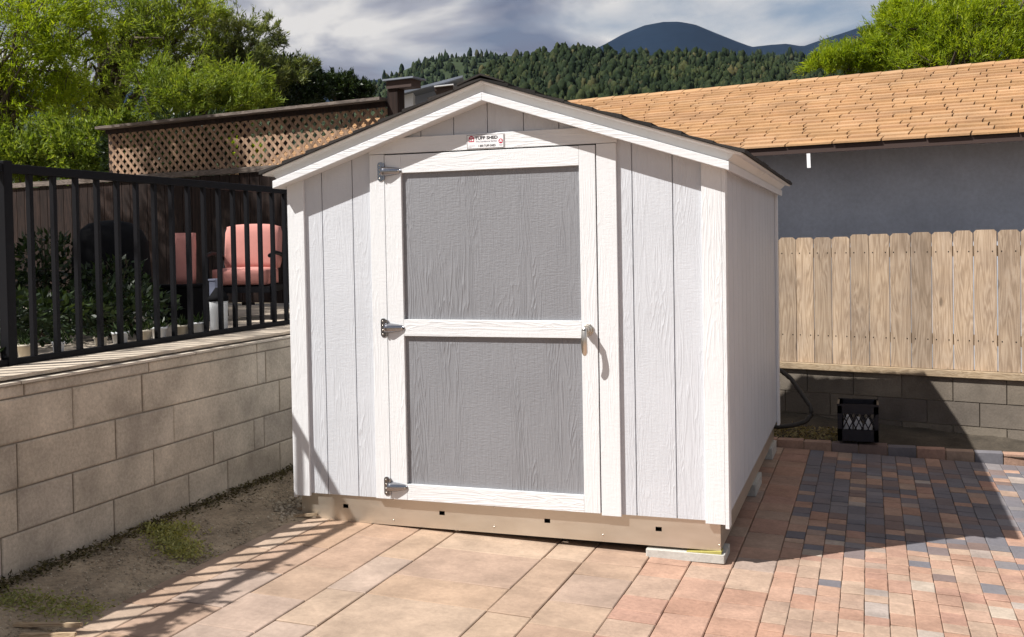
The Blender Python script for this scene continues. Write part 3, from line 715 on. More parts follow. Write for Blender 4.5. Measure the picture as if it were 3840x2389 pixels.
for (x, z) in ((0.045,0.06),(0.612,0.138),(1.206,0.139),(1.803,0.139),(2.397,0.138),(0.610,0.027),(1.204,0.032),(1.803,0.034),(2.397,0.026)): obj('screw', dome((x, 0.0122, z), 0.005), 'nickel', sk, smooth=True)
obj('skirt', MB().box(2.402, 2.4045, 0.02, 3.03, 0.0, 0.149), 'skirt', shed); obj('skirt', MB().box(0.030, 0.0325, 0.02, 3.03, 0.0, 0.149), 'skirt', shed)
obj('skirt', MB().box(0.04, 2.40, 3.026, 3.028, 0.0, 0.149), 'skirt', shed)
for xj in (0.35, 0.9, 1.5, 2.1): obj('floor_joist', MB().box(xj-0.02, xj+0.02, 0.06, 3.0, 0.004, 0.118), 'dark_joist', shed)
# name plate
sign = obj('sign', MB().box(1.100, 1.312, -0.0225, -0.0190, 2.050, 2.126), 'plate', shed, bevel=0.001)
sy = -0.0231
def flat(nm, quads, mt, th=0.0007):
    mb = MB()
    for x0, x1, z0, z1 in quads: mb.box(x0, x1, sy, sy+th-0.0002, z0, z1)
    return obj(nm, mb, mt, sign)
flat('border', [(1.1025,1.3095,2.1225,2.1245),(1.1025,1.3095,2.0515,2.0535),(1.1025,1.1045,2.0536,2.1224),(1.3075,1.3095,2.0536,2.1224)], 'ink')
def text(nm, s, x, z, h, mt, width=None, bold=0.0):
    cu = bpy.data.curves.new(nm, 'FONT'); cu.body = s; cu.size = 1; cu.offset = bold; cu.extrude = 0.01
    t = bpy.data.objects.new('tmp', cu); COL.objects.link(t)
    dg = bpy.context.evaluated_depsgraph_get(); me = bpy.data.meshes.new_from_object(t.evaluated_get(dg))
    v = np.array([q.co[:] for q in me.vertices]); fs = [tuple(p.vertices) for p in me.polygons]
    bpy.data.objects.remove(t); bpy.data.curves.remove(cu)
    lo, hi = v.min(0), v.max(0); k = h/(hi[1]-lo[1]); kx = k if width is None else width/(hi[0]-lo[0])
    mb = MB().add([(x+(p[0]-lo[0])*kx, sy-0.0002+(0.0003 if p[2] < 0 else 0.0), z+(p[1]-lo[1])*k) for p in v], fs)
    bpy.data.meshes.remove(me); return obj(nm, mb, mt, sign)
text('lettering', 'TUFF SHED', 1.148, 2.0985, 0.0170, 'ink', 0.128, 0.03)
text('lettering', 'The Sundance Series', 1.152, 2.0845, 0.0085, 'grey_ink', 0.118)
text('lettering', '1 800 TUFF-SHED', 1.168, 2.0600, 0.0110, 'ink', 0.096, 0.012)
def barn(cx, z0, w, h, nm):
    pts = [(cx-w/2, z0), (cx+w/2, z0)] + [(cx+w/2*math.cos(math.pi*k/12), z0+h*0.5+h*0.5*math.sin(math.pi*k/12)) for k in range(13)]
    obj(nm, MB().prism([(x, sy, z) for x, z in pts], [(x, sy+0.0004, z) for x, z in pts]), 'red', sign)
    mb = MB()
    for a in (-0.22, 0.22): mb.box(cx+a*w-w*0.15, cx+a*w+w*0.15, sy-0.0003, sy-0.0001, z0+h*0.14, z0+h*0.46)
    mb.box(cx-w*0.26, cx+w*0.26, sy-0.0003, sy-0.0001, z0+h*0.62, z0+h*0.74)
    obj('emblem_window', mb, 'plate', sign)
barn(1.128, 2.088, 0.030, 0.032, 'emblem')
pts = [(1.293+0.0125*math.cos(2*math.pi*k/20), 2.086+0.0125*math.sin(2*math.pi*k/20)) for k in range(20)]
obj('emblem', MB().prism([(x, sy, z) for x, z in pts], [(x, sy+0.0004, z) for x, z in pts]), 'red', sign)
flat('emblem_window', [(1.2885,1.2975,2.0870,2.0940),(1.2835,1.3025,2.0820,2.0862)], 'plate', 0.0011).location.y -= 0.0004
flat('small_print', [(1.112,1.148,2.0665,2.0680),(1.108,1.128,2.0585,2.0596),(1.283,1.303,2.0665,2.0675),(1.286,1.300,2.0625,2.0634)], 'grey_ink')

# ================================================================== OBJECTS ROUND THE SHED
# concrete blocks and wedge that level the shed
bz = gz(2.3, 0.1)
def cblock(x0, x1, y0, y1, z1, label):
    z0 = gz((x0+x1)/2, (y0+y1)/2); mb = MB(); c = 0.004
    mb.prism([(x0+c,y0,z0),(x1-c,y0,z0),(x1,y0+c,z0),(x1,y1-c,z0),(x1-c,y1,z0),(x0+c,y1,z0),(x0,y1-c,z0),(x0,y0+c,z0)],
             [(x0+c,y0,z1),(x1-c,y0,z1),(x1,y0+c,z1),(x1,y1-c,z1),(x1-c,y1,z1),(x0+c,y1,z1),(x0,y1-c,z1),(x0,y0+c,z1)])
    return tag(obj('concrete_block', mb, 'concrete', bevel=0.002), label, 'block', 'blocks under the shed')
cblock(2.03, 2.425, -0.012, 0.20, -0.016, 'flat grey concrete block under the front right corner of the shed')
cblock(2.24, 2.425, 1.48, 1.86, -0.003, 'concrete block under the middle of the right shed wall')
cblock(2.22, 2.425, 2.68, 3.02, -0.003, 'concrete block under the back end of the right shed wall')
sh = MB().prism([(2.235,-0.004,-0.0155),(2.408,-0.004,-0.0155),(2.408,-0.004,-0.001),(2.235,-0.004,-0.0135)], [(2.235,0.06,-0.0155),(2.408,0.06,-0.0155),(2.408,0.06,-0.001),(2.235,0.06,-0.0135)])
tag(obj('wedge_shim', sh, 'shim'), 'thin yellow wooden wedge between shed skirt and concrete block', 'wedge')

# ---- black steel fence on the terrace edge
FX = -0.89
fence = thing('steel_fence', 'black steel picket fence standing on top of the block wall', 'fence', (FX, 0.0, 0.990))
obj('top_rail', MB().box(FX-0.022, FX+0.022, -4.5, 3.2, 1.938, 1.982), 'fence_black', fence, bevel=0.004)
obj('bottom_rail', MB().box(FX-0.019, FX+0.019, -4.5, 3.2, 0.992, 1.022), 'fence_black', fence, bevel=0.003)
y = -4.52; pk = None; k = 0
while y < 3.15:
    isp = (k % 17 == 4)
    if isp: obj('post', MB().box(FX-0.027, FX+0.027, y-0.027, y+0.027, 0.9905, 1.995), 'fence_black', fence, bevel=0.003)
    elif pk is None: pk = obj('picket', MB().box(FX-0.0125, FX+0.0125, y-0.0125, y+0.0125, 1.0225, 1.9375), 'fence_black', fence)
    else: share('picket', pk, fence, (FX, y, 1.0225))
    y += 0.160; k += 1

# ---- back fence of brown boards with lattice on top
LA = math.atan2(-0.174, 0.985); LE = np.array([0.985, -0.174]); LN = np.array([0.174, 0.985]); LP = np.array([-2.2, 3.5])
def lf(s, d, z): q = LP + LE*s + LN*d; return (q[0], q[1], z)      # s along the fence from (-2.2, 3.5), d behind it
def lbox(s0, s1, d0, d1, z0, z1):
    return MB().hexa([lf(s0,d0,z0),lf(s1,d0,z0),lf(s1,d1,z0),lf(s0,d1,z0)], [lf(s0,d0,z1),lf(s1,d0,z1),lf(s1,d1,z1),lf(s0,d1,z1)])
bf = thing('lattice_fence', 'dark brown board fence topped with wooden lattice at the back of the terrace', 'fence', lf(0, 0, 0.990))
s = -6.6; first = True
while s < 1.25:
    w = random.uniform(0.125, 0.14)
    obj('fence_board', lbox(s, s+w-0.008, 0.0, 0.018, 1.02, 2.285+random.uniform(-.004,.004)), 'brown', bf); s += w
for z in (1.25, 2.12): obj('rail', lbox(-6.6, 1.3, 0.019, 0.06, z, z+0.085), 'brown', bf)
obj('rail', lbox(-6.6, 1.3, -0.03, 0.05, 2.292, 2.345), 'grey_wood', bf)
obj('top_rail', lbox(-2.42, 1.26, -0.02, 0.05, 2.800, 2.843), 'brown', bf)
obj('cap_board', lbox(-2.45, 1.27, -0.13, 0.10, 2.845, 2.872), 'grey_wood', bf)
for sp in (-6.55, -4.5, -2.42, -0.55): obj('post', lbox(sp-0.045, sp+0.045, 0.051, 0.14, 0.990, 2.84 if sp > -3 else 2.29), 'brown', bf)
obj('post', lbox(1.285, 1.395, -0.03, 0.08, 0.990, 2.945), 'brown', bf)
# slats at 45 degrees, two layers
z0l, z1l, s0l, s1l = 2.346, 2.798, -2.40, 1.26
def slat(s_at, dirn, d0):
    # the band |(s - s_at) - dirn*(z - z0l)| < w, clipped to the panel
    w = 0.0205; H = z1l-z0l
    a = [(s_at-w, z0l), (s_at+w, z0l), (s_at+w+dirn*H, z1l), (s_at-w+dirn*H, z1l)]
    poly = a
    def clip(poly, f):
        o = []
        for i in range(len(poly)):
            p, q = poly[i], poly[(i+1) % len(poly)]; fp, fq = f(p), f(q)
            if fp >= 0: o.append(p)
            if fp*fq < 0: t = fp/(fp-fq); o.append((p[0]+t*(q[0]-p[0]), p[1]+t*(q[1]-p[1])))
        return o
    poly = clip(poly, lambda p: p[0]-s0l); 
    if len(poly) > 2: poly = clip(poly, lambda p: s1l-p[0])
    if len(poly) < 3: return None
    return MB().prism([lf(p[0], d0, p[1]) for p in poly], [lf(p[0], d0+0.008, p[1]) for p in poly])
s = s0l-0.6
while s < s1l+0.6:
    for dn, d0 in ((-1, 0.004), (1, 0.0125)):
        q = slat(s, dn, d0)
        if q: obj('lattice_slat', q, 'lattice', bf)
    s += 0.1035
# broken end of the lattice on the left is left plain: a short brown stub post
# ---- pink armchair on the terrace
CX, CY_, CZ, CA = -1.60, 1.98, 0.990, R(20)
def cl(x, y, z): c, s_ = math.cos(CA), math.sin(CA); return (CX+x*c-y*s_, CY_+x*s_+y*c, CZ+z)
chair = thing('armchair', 'pink cushioned armchair with dark metal arms behind the black fence', 'chair', (CX, CY_, CZ))
def cushion(nm, x0, x1, y0, y1, z0, z1, lean=0.0, puff=0.012):
    bm = bmesh.new(); bmesh.ops.create_cube(bm, size=1); bmesh.ops.subdivide_edges(bm, edges=bm.edges[:], cuts=5, use_grid_fill=True)
    mb = MB(); bm.verts.index_update(); vs = []
    for v in bm.verts:
        a, b, c = v.co*2
        q = np.array([a, b, c]); m_ = np.sort(np.abs(q))
        edge = max(0, m_[1]-0.55)/0.45
        k = 1 - 0.07*edge**2
        x = (x0+x1)/2 + (x1-x0)/2*a*k; y_ = (y0+y1)/2 + (y1-y0)/2*b*(k if abs(b) > .9 else 1) - (puff if b < -0.9 else 0)*(1-a*a)*(1-c*c); z = (z0+z1)/2 + (z1-z0)/2*c*k + (puff if c > 0.9 else 0)*(1-a*a)*(1-b*b)
        y_ += lean*(z-z0); vs.append(cl(x, y_, z))
    mb.add(vs, [[v.index for v in f.verts] for f in bm.faces]); bm.free(); return obj(nm, mb, 'pink', chair, smooth=True)
cushion('seat_cushion', -0.22, 0.22, -0.28, 0.24, 0.27, 0.40)
cushion('back_cushion', -0.225, 0.225, 0.14, 0.28, 0.385, 0.75, 0.22)
for sx_ in (-1, 1):
    x_ = 0.25*sx_
    obj('arm', MB().tube([cl(x_,-0.30,0.50),cl(x_,-0.1,0.525),cl(x_,0.18,0.505),cl(x_,0.30,0.47)], 0.016, 8), 'fence_black', chair)
    obj('leg', MB().tube([cl(x_,-0.22,0.51),cl(x_,-0.24,0.25),cl(x_,-0.27,0.0)], 0.014, 8), 'fence_black', chair)
    obj('leg', MB().tube([cl(x_,0.36,0.72),cl(x_,0.27,0.35),cl(x_,0.32,0.0)], 0.014, 8), 'fence_black', chair)
obj('seat_frame', MB().hexa([cl(-0.24,-0.29,0.215),cl(0.24,-0.29,0.215),cl(0.24,0.28,0.215),cl(-0.24,0.28,0.215)], [cl(-0.24,-0.29,0.262),cl(0.24,-0.29,0.262),cl(0.24,0.28,0.262),cl(-0.24,0.28,0.262)]), 'fence_black', chair)
# second cushion leaning on the chair's left side
def lcush(cx, cy, cz, w, t, h, ang, name, label):
    c, s_ = math.cos(ang), math.sin(ang); bm = bmesh.new(); bmesh.ops.create_cube(bm, size=1); bmesh.ops.subdivide_edges(bm, edges=bm.edges[:], cuts=5, use_grid_fill=True)
    bm.verts.index_update(); vs = []
    for v in bm.verts:
        a, b, d = v.co*2; q = np.sort(np.abs([a, b, d])); k = 1-0.08*(max(0, q[1]-0.5)/0.5)**2
        x, y_, z = a*w/2*k, b*t/2*k + 0.05*(d+1)*0.5, (d+1)/2*h
        vs.append((cx+x*c-y_*s_, cy+x*s_+y_*c, cz+z))
    mb = MB().add(vs, [[v.index for v in f.verts] for f in bm.faces]); bm.free(); return tag(obj(name, mb, 'pink', smooth=True), label, 'cushion')
# storage trunk beside the chair carries the loose cushion
tr = thing('storage_box', 'low black storage box left of the pink armchair', 'box', (-1.83, 1.50, 0.990))
obj('box_body', MB().box(-1.99, -1.70, 1.36, 1.66, 0.990, 1.262), 'cover', tr, bevel=0.01); obj('lid', MB().box(-2.00, -1.69, 1.35, 1.67, 1.263, 1.285), 'cover', tr, bevel=0.006)
lcush(-1.84, 1.51, 1.286, 0.15, 0.12, 0.39, R(25), 'loose_cushion', 'loose orange pink cushion standing beside the armchair')
# ---- covered barbecue
bq = thing('covered_barbecue', 'rounded barbecue under a black cover behind the fence', 'barbecue', (-2.05, 0.95, 0.990))
obj('cover', MB().lathe((-2.05,0.95,0.990), [(0.27,0.10),(0.275,0.3),(0.265,0.52),(0.255,0.62),(0.22,0.70),(0.15,0.755),(0.06,0.775),(0.01,0.778)], 22), 'cover', bq, smooth=True)
for a in (30, 150, 270): obj('leg', MB().tube([(-2.05+0.2*math.cos(R(a)),0.95+0.2*math.sin(R(a)),0.990),(-2.05+0.17*math.cos(R(a)),0.95+0.17*math.sin(R(a)),1.15)], 0.015, 8), 'fence_black', bq)
# ---- bucket, post, pots along the foot of the fence
b = thing('white_bucket', 'tall white bucket with black lid behind the fence near the armchair', 'bucket', (-0.99, 0.72, 0.990))
obj('bucket_body', MB().lathe((-0.99,0.72,0.990), [(0.050,0),(0.056,0.01),(0.060,0.20),(0.062,0.21)], 20), 'bucket', b, smooth=True)
obj('lid', MB().lathe((-0.99,0.72,0.990), [(0.066,0.211),(0.066,0.235),(0.055,0.25),(0.03,0.285),(0.02,0.30)], 20), 'cover', b, smooth=True)
tag(obj('short_post', MB().box(-1.12, -1.065, 0.80, 0.855, 0.990, 1.33).box(-1.125, -1.06, 0.795, 0.86, 1.3305, 1.345), 'bluegrey', bevel=0.003), 'short blue grey post standing beside the white bucket', 'post')
pots = [(-0.95,-1.22,0.05,0.07,'bucket','first'),(-0.98,-0.95,0.05,0.085,'terracotta',''),(-0.94,-0.78,0.04,0.08,'bucket',''),(-0.96,-0.44,0.045,0.075,'terracotta',''),(-0.96,-0.28,0.045,0.09,'bucket',''),(-0.95,-0.08,0.04,0.085,'terracotta',''),(-0.97,0.08,0.045,0.09,'bucket',''),(-0.95,0.28,0.035,0.085,'terracotta',''),(-0.96,0.46,0.045,0.09,'bucket','')]
place = ['nearest the left edge of the view','second from the left edge','third from the left edge','fourth from the left edge','in the middle of the row','sixth from the left edge','third from the white bucket','second from the white bucket','next to the white bucket']
for (px, py, r_, h_, mt, _), pn in zip(pots, place):
    sq = random.random() < 0.4
    p = thing('small_planter', 'small %s planter at the fence foot, %s' % ('white' if mt == 'bucket' else 'tan', pn), 'planter', (px, py, 0.990), 'small planters along the steel fence')
    obj('pot', MB().lathe((px,py,0.990), [(r_*0.75,0),(r_*0.8,0.004),(r_,h_*0.85),(r_*1.12,h_*0.86),(r_*1.12,h_),(r_*0.95,h_),(r_*0.9,h_*0.85)], 4 if sq else 14), mt, p, smooth=not sq)
    n = 60; P = np.c_[RNG.normal(px, r_*0.5, n), RNG.normal(py, r_*0.5, n), 0.990+h_*0.85+RNG.random(n)*0.03]
    V, F = leaves(P, np.c_[RNG.normal(size=(n,2))*0.8, RNG.random(n)+0.4], RNG.uniform(0.03,0.07,n), RNG.uniform(0.008,0.016,n)); np_obj('foliage', V, F, 'leaf_d', p)

# ---- right: planter edging, wall, cedar fence
CE = np.array([0.9989, 0.047]); 
def curb_y(x): return 3.225 + 0.047*(x-2.4)
edging = struct(obj('planter_edging', MB().hexa([(2.0,curb_y(2.0)+0.008,-0.2),(8.0,curb_y(8.0)+0.008,-0.25),(8.0,curb_y(8.0)+0.09,-0.25),(2.0,curb_y(2.0)+0.09,-0.2)],[(2.0,curb_y(2.0)+0.008,gz(2,3.2)+0.048),(8.0,curb_y(8)+0.008,gz(8,3.2)+0.048),(8.0,curb_y(8)+0.09,gz(8,3.2)+0.048),(2.0,curb_y(2)+0.09,gz(2,3.2)+0.048)]), 'sand'))
x = 2.0
while x < 7.8:
    l = random.choice([0.20, 0.207, 0.215]); z = gz(x+l/2, 3.2); a, b = x+0.003, x+l-0.003; h = 0.058+random.uniform(-.003,.003); o = random.uniform(-.003,.003)
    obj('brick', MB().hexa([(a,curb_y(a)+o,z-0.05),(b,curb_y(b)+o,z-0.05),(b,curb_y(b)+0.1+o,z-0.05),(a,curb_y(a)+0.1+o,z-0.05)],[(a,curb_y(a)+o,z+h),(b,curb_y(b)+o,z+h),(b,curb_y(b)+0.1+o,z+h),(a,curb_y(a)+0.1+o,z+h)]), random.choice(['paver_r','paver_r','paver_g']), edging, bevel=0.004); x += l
soil = struct(bed('planter_soil', 'soil', 0.5, 8.0, 3.3, 5.0, lambda X, Y: -0.075-0.02*(X-2.4)+0.08*np.clip(Y-3.3,0,1), 160, 50, 0.012, 8))
RE = np.array([0.9659, -0.2588]); RN = np.array([0.2588, 0.9659]); RP = np.array([2.365, 4.317]); S0 = RP @ RE
def rf(s, d, z): q = RP + RE*(s-S0) + RN*d; return (q[0], q[1], z)
def rbox(s0, s1, d0, d1, z0, z1, dz=0.0):
    return MB().hexa([rf(s0,d0,z0),rf(s1,d0,z0+dz),rf(s1,d1,z0+dz),rf(s0,d1,z0)], [rf(s0,d0,z1),rf(s1,d0,z1+dz),rf(s1,d1,z1+dz),rf(s0,d1,z1)])
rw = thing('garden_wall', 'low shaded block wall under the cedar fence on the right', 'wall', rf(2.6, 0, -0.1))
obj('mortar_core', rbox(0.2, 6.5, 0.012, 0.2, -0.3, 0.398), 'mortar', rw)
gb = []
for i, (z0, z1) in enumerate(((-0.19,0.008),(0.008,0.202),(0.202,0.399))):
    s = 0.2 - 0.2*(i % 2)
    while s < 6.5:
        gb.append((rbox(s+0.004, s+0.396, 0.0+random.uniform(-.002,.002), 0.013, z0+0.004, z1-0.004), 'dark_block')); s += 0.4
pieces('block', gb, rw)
rfn = thing('cedar_fence', 'weathered cedar picket fence with dog-eared tops on the low wall', 'fence', rf(2.6, 0, 0.45))
obj('base_rail', rbox(0.2, 6.5, -0.035, 0.10, 0.400, 0.456, 0.0), 'rail_wood', rfn, bevel=0.004)
for z in (0.66, 1.38): obj('rail', rbox(0.2, 6.5, 0.031, 0.07, z, z+0.085), 'rail_wood', rfn)
ss = [0.20,0.36,0.52,0.68,0.83,0.988,1.146,1.306,1.463,1.619,1.778,1.936,2.106,2.276,2.44,2.605,2.759,2.934,3.102]
while ss[-1] < 6.2: ss.append(ss[-1]+random.uniform(0.152,0.165))
for k, (a, b) in enumerate(zip(ss[:-1], ss[1:])):
    g = random.uniform(0.004, 0.008); a2, b2 = a+g/2, b-g/2
    top = 1.557 + (0.0 if a < 1.75 else 0.022 + 0.011*(a-1.8)) + random.uniform(-.005,.005); bot = 0.459 ; e = random.uniform(0.016, 0.026)
    lean = random.uniform(-.002, .002)
    pts = [(a2,bot),(b2,bot),(b2+lean,top-e),(b2-e+lean,top),(a2+e+lean,top),(a2+lean,top-e)]
    d0 = 0.010+random.uniform(0,0.003)
    p = obj('picket', MB().prism([rf(s_,d0,z) for s_, z in pts], [rf(s_,d0+0.017,z) for s_, z in pts]), 'cedar', rfn)
    if 1.1 < a < 3.2:
        mb = MB()
        for z in (0.70, 1.42):
            for q in (a2+0.03, b2-0.03):
                dd = rf(q, d0-0.001, z); mb.box(dd[0]-0.004, dd[0]+0.004, dd[1]-0.0005, dd[1]+0.004, dd[2]-0.005, dd[2]+0.005)
        obj('nail', mb, 'black', p)
for sp in (0.9, 3.3, 5.6): obj('post', rbox(sp-0.045, sp+0.045, 0.071, 0.16, 0.30, 1.53), 'cedar', rfn)

# ---- milk crate, hose
ct = thing('milk_crate', 'black plastic crate standing on the planter edge by the wall', 'crate', (3.02, 3.39, -0.02))
x0, x1, y0, y1, zc0, zc1 = 2.875, 3.165, 3.245, 3.535, -0.032, 0.255
def crate_wall(p0, p1, nx):
    P0, P1 = np.array(p0), np.array(p1); d = (P1-P0); L = np.linalg.norm(d); d /= L; n = np.array(nx); mb = MB()
    def bar(a, za, b, zb, w):
        A = P0 + d*a; Bq = P0 + d*b; v = np.array([Bq[0]-A[0], Bq[1]-A[1], zb-za]); ln = np.linalg.norm(v); v /= ln
        t3 = np.cross(v, np.array([n[0], n[1], 0])); N3 = np.array([n[0], n[1], 0])*0.006
        A3 = np.array([A[0], A[1], za]); B3 = np.array([Bq[0], Bq[1], zb])
        mb.hexa([A3-t3*w-N3, A3+t3*w-N3, A3+t3*w+N3, A3-t3*w+N3], [B3-t3*w-N3, B3+t3*w-N3, B3+t3*w+N3, B3-t3*w+N3])
    H = zc1-zc0
    bar(0, zc1-0.035, L, zc1-0.035, 0.035); bar(0, zc0+0.05, L, zc0+0.05, 0.045)
    bar(0.014, zc0, 0.014, zc1, 0.014); bar(L-0.014, zc0, L-0.014, zc1, 0.014)
    k = 0.03
    while k < L-0.05: bar(k, zc0+0.09, k+0.06, zc1-0.07, 0.004); bar(k+0.06, zc0+0.09, k, zc1-0.07, 0.004); k += 0.046
    return mb
for a, b, nn in (((x0,y0),(x1,y0),(0,-1)), ((x1,y0),(x1,y1),(1,0)), ((x1,y1),(x0,y1),(0,1)), ((x0,y1),(x0,y0),(-1,0))): obj('side_panel', crate_wall(a, b, nn), 'crate', ct)
obj('base', MB().box(x0+0.01, x1-0.01, y0+0.01, y1-0.01, zc0, zc0+0.008), 'crate', ct)
obj('rim', MB().box(x0-0.008, x1+0.008, y0-0.009, y0-0.0065, zc1-0.012, zc1+0.004).box(x0-0.008, x1+0.008, y1+0.0065, y1+0.009, zc1-0.012, zc1+0.004).box(x0-0.009, x0-0.0065, y0-0.006, y1+0.006, zc1-0.012, zc1+0.004).box(x1+0.0065, x1+0.009, y0-0.006, y1+0.006, zc1-0.012, zc1+0.004), 'crate', ct)
jug = MB()
for q in range(4):
    jx, jy = 2.945+0.075*(q % 3), 3.30+0.09*(q//3); jug.lathe((jx, jy, zc0+0.009), [(0.028,0),(0.032,0.01),(0.032,0.12),(0.012,0.16),(0.012,0.175)], 12)
    jo = obj('plastic_bottle', jug, 'white', smooth=True); tag(jo, 'white plastic bottle inside the black crate, %s' % ['front left','front middle','front right','at the back'][q], 'bottle', 'bottles in the crate'); jug = MB()
hp_ = [(2.30,3.62,0.50),(2.42,3.60,0.463),(2.50,3.58,0.40),(2.56,3.55,0.32),(2.61,3.53,0.25),(2.655,3.50,0.19),(2.665,3.48,0.13),(2.62,3.46,0.075),(2.54,3.45,0.045),(2.44,3.44,0.03),(2.30,3.45,0.02)]
hh = []
for i in range(len(hp_)-1):
    for t in (0, .25, .5, .75): hh.append(tuple(np.array(hp_[i])*(1-t)+np.array(hp_[i+1])*t))
tag(obj('drain_hose', MB().tube(hh, [0.021 if i % 2 else 0.0175 for i in range(len(hh))], 10), 'hose', smooth=True), 'dark corrugated drain hose curving out from behind the shed', 'hose')

# ---- tan roofed house behind the cedar fence
HE = np.array([0.986, -0.166]); HN = np.array([0.166, 0.986]); HP = np.array([3.2, 4.52])
def hf(s, d, z): q = HP + HE*s + HN*d; return (q[0], q[1], z)
EZ, PIT, RUN = 2.40, 0.335, 3.15
house = thing('tan_roof_house', 'low grey stucco house with a tan shingle roof behind the cedar fence', 'house', hf(2, 3, -0.6))
SL0, SR0 = -7.9, 8.0
obj('wall', MB().prism([hf(SL0+0.6,0.55,-0.6),hf(SR0-.6,0.55,-0.6),hf(SR0-.6,0.55,EZ+0.12),hf(SL0+.6,0.55,EZ+0.12)], [hf(SL0+.6,5.7,-0.6),hf(SR0-.6,5.7,-0.6),hf(SR0-.6,5.7,EZ+0.12),hf(SL0+.6,5.7,EZ+0.12)]), 'stucco', house)
def rz(d): return EZ + PIT*min(d, 2*RUN-d)
hipL = 0.0
roof_v = [hf(SL0,0,EZ-0.01),hf(SR0,0,EZ-0.01),hf(SR0,2*RUN,EZ-0.01),hf(SL0,2*RUN,EZ-0.01),hf(SL0+hipL,RUN,rz(RUN)-0.01),hf(SR0,RUN,rz(RUN)-0.01)]
roof = obj('roof', MB().add(roof_v, [(0,1,5,4),(1,2,5),(2,3,4,5),(3,0,4),(0,3,2,1)]), 'underlay', house)
# shingle tabs on the near slope
tabs = []; ncourse = 22; dc = RUN/ncourse
for i in range(ncourse):
    d0, d1 = i*dc-0.02, (i+1)*dc
    lo = SL0 + hipL*max(0, d1)/RUN; s = lo - random.uniform(0, 0.3); 
    while s < SR0:
        w = random.choice([0.26, 0.30, 0.32, 0.36]) if i else random.choice([0.36,0.42]); a, b = max(s, lo)+0.006, min(s+w, SR0)-0.006; s += w
        if b-a < 0.03: continue
        t = random.uniform(0.017, 0.026); z0_, z1_ = EZ+PIT*d0, EZ+PIT*d1; sk_ = random.uniform(-.006, .006)
        tabs.append((MB().hexa([hf(a,d0+sk_,z0_+0.001),hf(b,d0+sk_,z0_+0.001),hf(b,d1+0.01,z1_-0.004),hf(a,d1+0.01,z1_-0.004)], [hf(a,d0+sk_,z0_+t),hf(b,d0+sk_,z0_+t),hf(b,d1+0.01,z1_+0.003),hf(a,d1+0.01,z1_+0.003)]), 'tan_shingle'))
# tabs on the left hip
for i in range(12 if hipL > 0 else 0):
    t0, t1 = i/12, (i+1)/12
    n = max(1, int((1-t0)*20))
    for k in range(n):
        def hv(t, q, dz): d = RUN*t + (2*RUN-2*RUN*t)*q; return hf(SL0+hipL*t, d, EZ + PIT*RUN*t + dz)
        a, b = k/n+0.002, (k+1)/n-0.002
        tabs.append((MB().hexa([hv(t0,b,0.001),hv(t0,a,0.001),hv(t1,a,-0.003),hv(t1,b,-0.003)], [hv(t0,b,0.016),hv(t0,a,0.016),hv(t1,a,0.004),hv(t1,b,0.004)]), 'tan_shingle'))
pieces('shingle', tabs, roof, 300)
rc = MB(); s = SL0+hipL
while s < SR0:
    s2 = s+0.24; rc.prism([hf(s,RUN-0.13,rz(RUN-.13)+0.016),hf(s,RUN,rz(RUN)+0.022),hf(s,RUN+0.13,rz(RUN-.13)+0.016),hf(s,RUN+0.13,rz(RUN-.13)+0.004),hf(s,RUN,rz(RUN)+0.008),hf(s,RUN-0.13,rz(RUN-.13)+0.004)],
        [hf(s2,RUN-0.13,rz(RUN-.13)+0.022),hf(s2,RUN,rz(RUN)+0.028),hf(s2,RUN+0.13,rz(RUN-.13)+0.022),hf(s2,RUN+0.13,rz(RUN-.13)+0.01),hf(s2,RUN,rz(RUN)+0.014),hf(s2,RUN-0.13,rz(RUN-.13)+0.01)]); s = s2
obj('ridge_cap', rc, 'tan_shingle', house)
obj('eave_board', MB().hexa([hf(SL0,0.005,EZ-0.075),hf(SR0,0.005,EZ-0.075),hf(SR0,0.03,EZ-0.075),hf(SL0,0.03,EZ-0.075)], [hf(SL0,0.005,EZ-0.0105),hf(SR0,0.005,EZ-0.0105),hf(SR0,0.03,EZ-0.0105),hf(SL0,0.03,EZ-0.0105)]), 'eave_brown', house)
obj('soffit', MB().hexa([hf(SL0,0.031,EZ-0.03),hf(SR0,0.031,EZ-0.03),hf(SR0,0.549,EZ+0.05),hf(SL0,0.549,EZ+0.05)], [hf(SL0,0.031,EZ-0.012),hf(SR0,0.031,EZ-0.012),hf(SR0,0.549,EZ+0.07),hf(SL0,0.549,EZ+0.07)]), 'stucco', house)
sv = -0.62
obj('eave_hook', MB().prism([hf(sv,-0.002,EZ-0.21),hf(sv+0.032,-0.002,EZ-0.21),hf(sv+0.028,-0.002,EZ-0.08),hf(sv-0.004,-0.002,EZ-0.08)], [hf(sv,0.004,EZ-0.21),hf(sv+0.032,0.004,EZ-0.21),hf(sv+0.028,0.004,EZ-0.08),hf(sv-0.004,0.004,EZ-0.08)]), 'white', house)

# ---- small white house far behind the shed roof
wh = thing('white_house', 'small white house with grey roof far behind the left shed roof', 'house', (-9.0, 23.0, -0.6))
def at(sx, sy, D):                                       # the world point at camera depth D seen at a photo column/row (used for siting far things)
    return CAM + D*(CF + (sx-PCX)/FPX*CR - (sy-PCY)/FPX*CU)
def wpoly(pts, D): return [tuple(at(a, b, D)) for a, b in pts]
def wpr(nm, pts, D0, D1, mt):
    a = wpoly(pts, D0); b = [tuple(np.array(p) + (D1-D0)*np.array([CF[0], CF[1], 0])) for p in a]; return obj(nm, MB().prism(a, b), mt, wh)
wpr('wall', [(1486,900),(1549,900),(1549,346),(1486,366)], 26, 32, 'white')
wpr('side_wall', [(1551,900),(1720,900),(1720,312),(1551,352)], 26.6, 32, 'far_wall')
wpr('roof', [(1476,360),(1735,290),(1735,282),(1476,350)], 25.7, 33, 'far_roof')
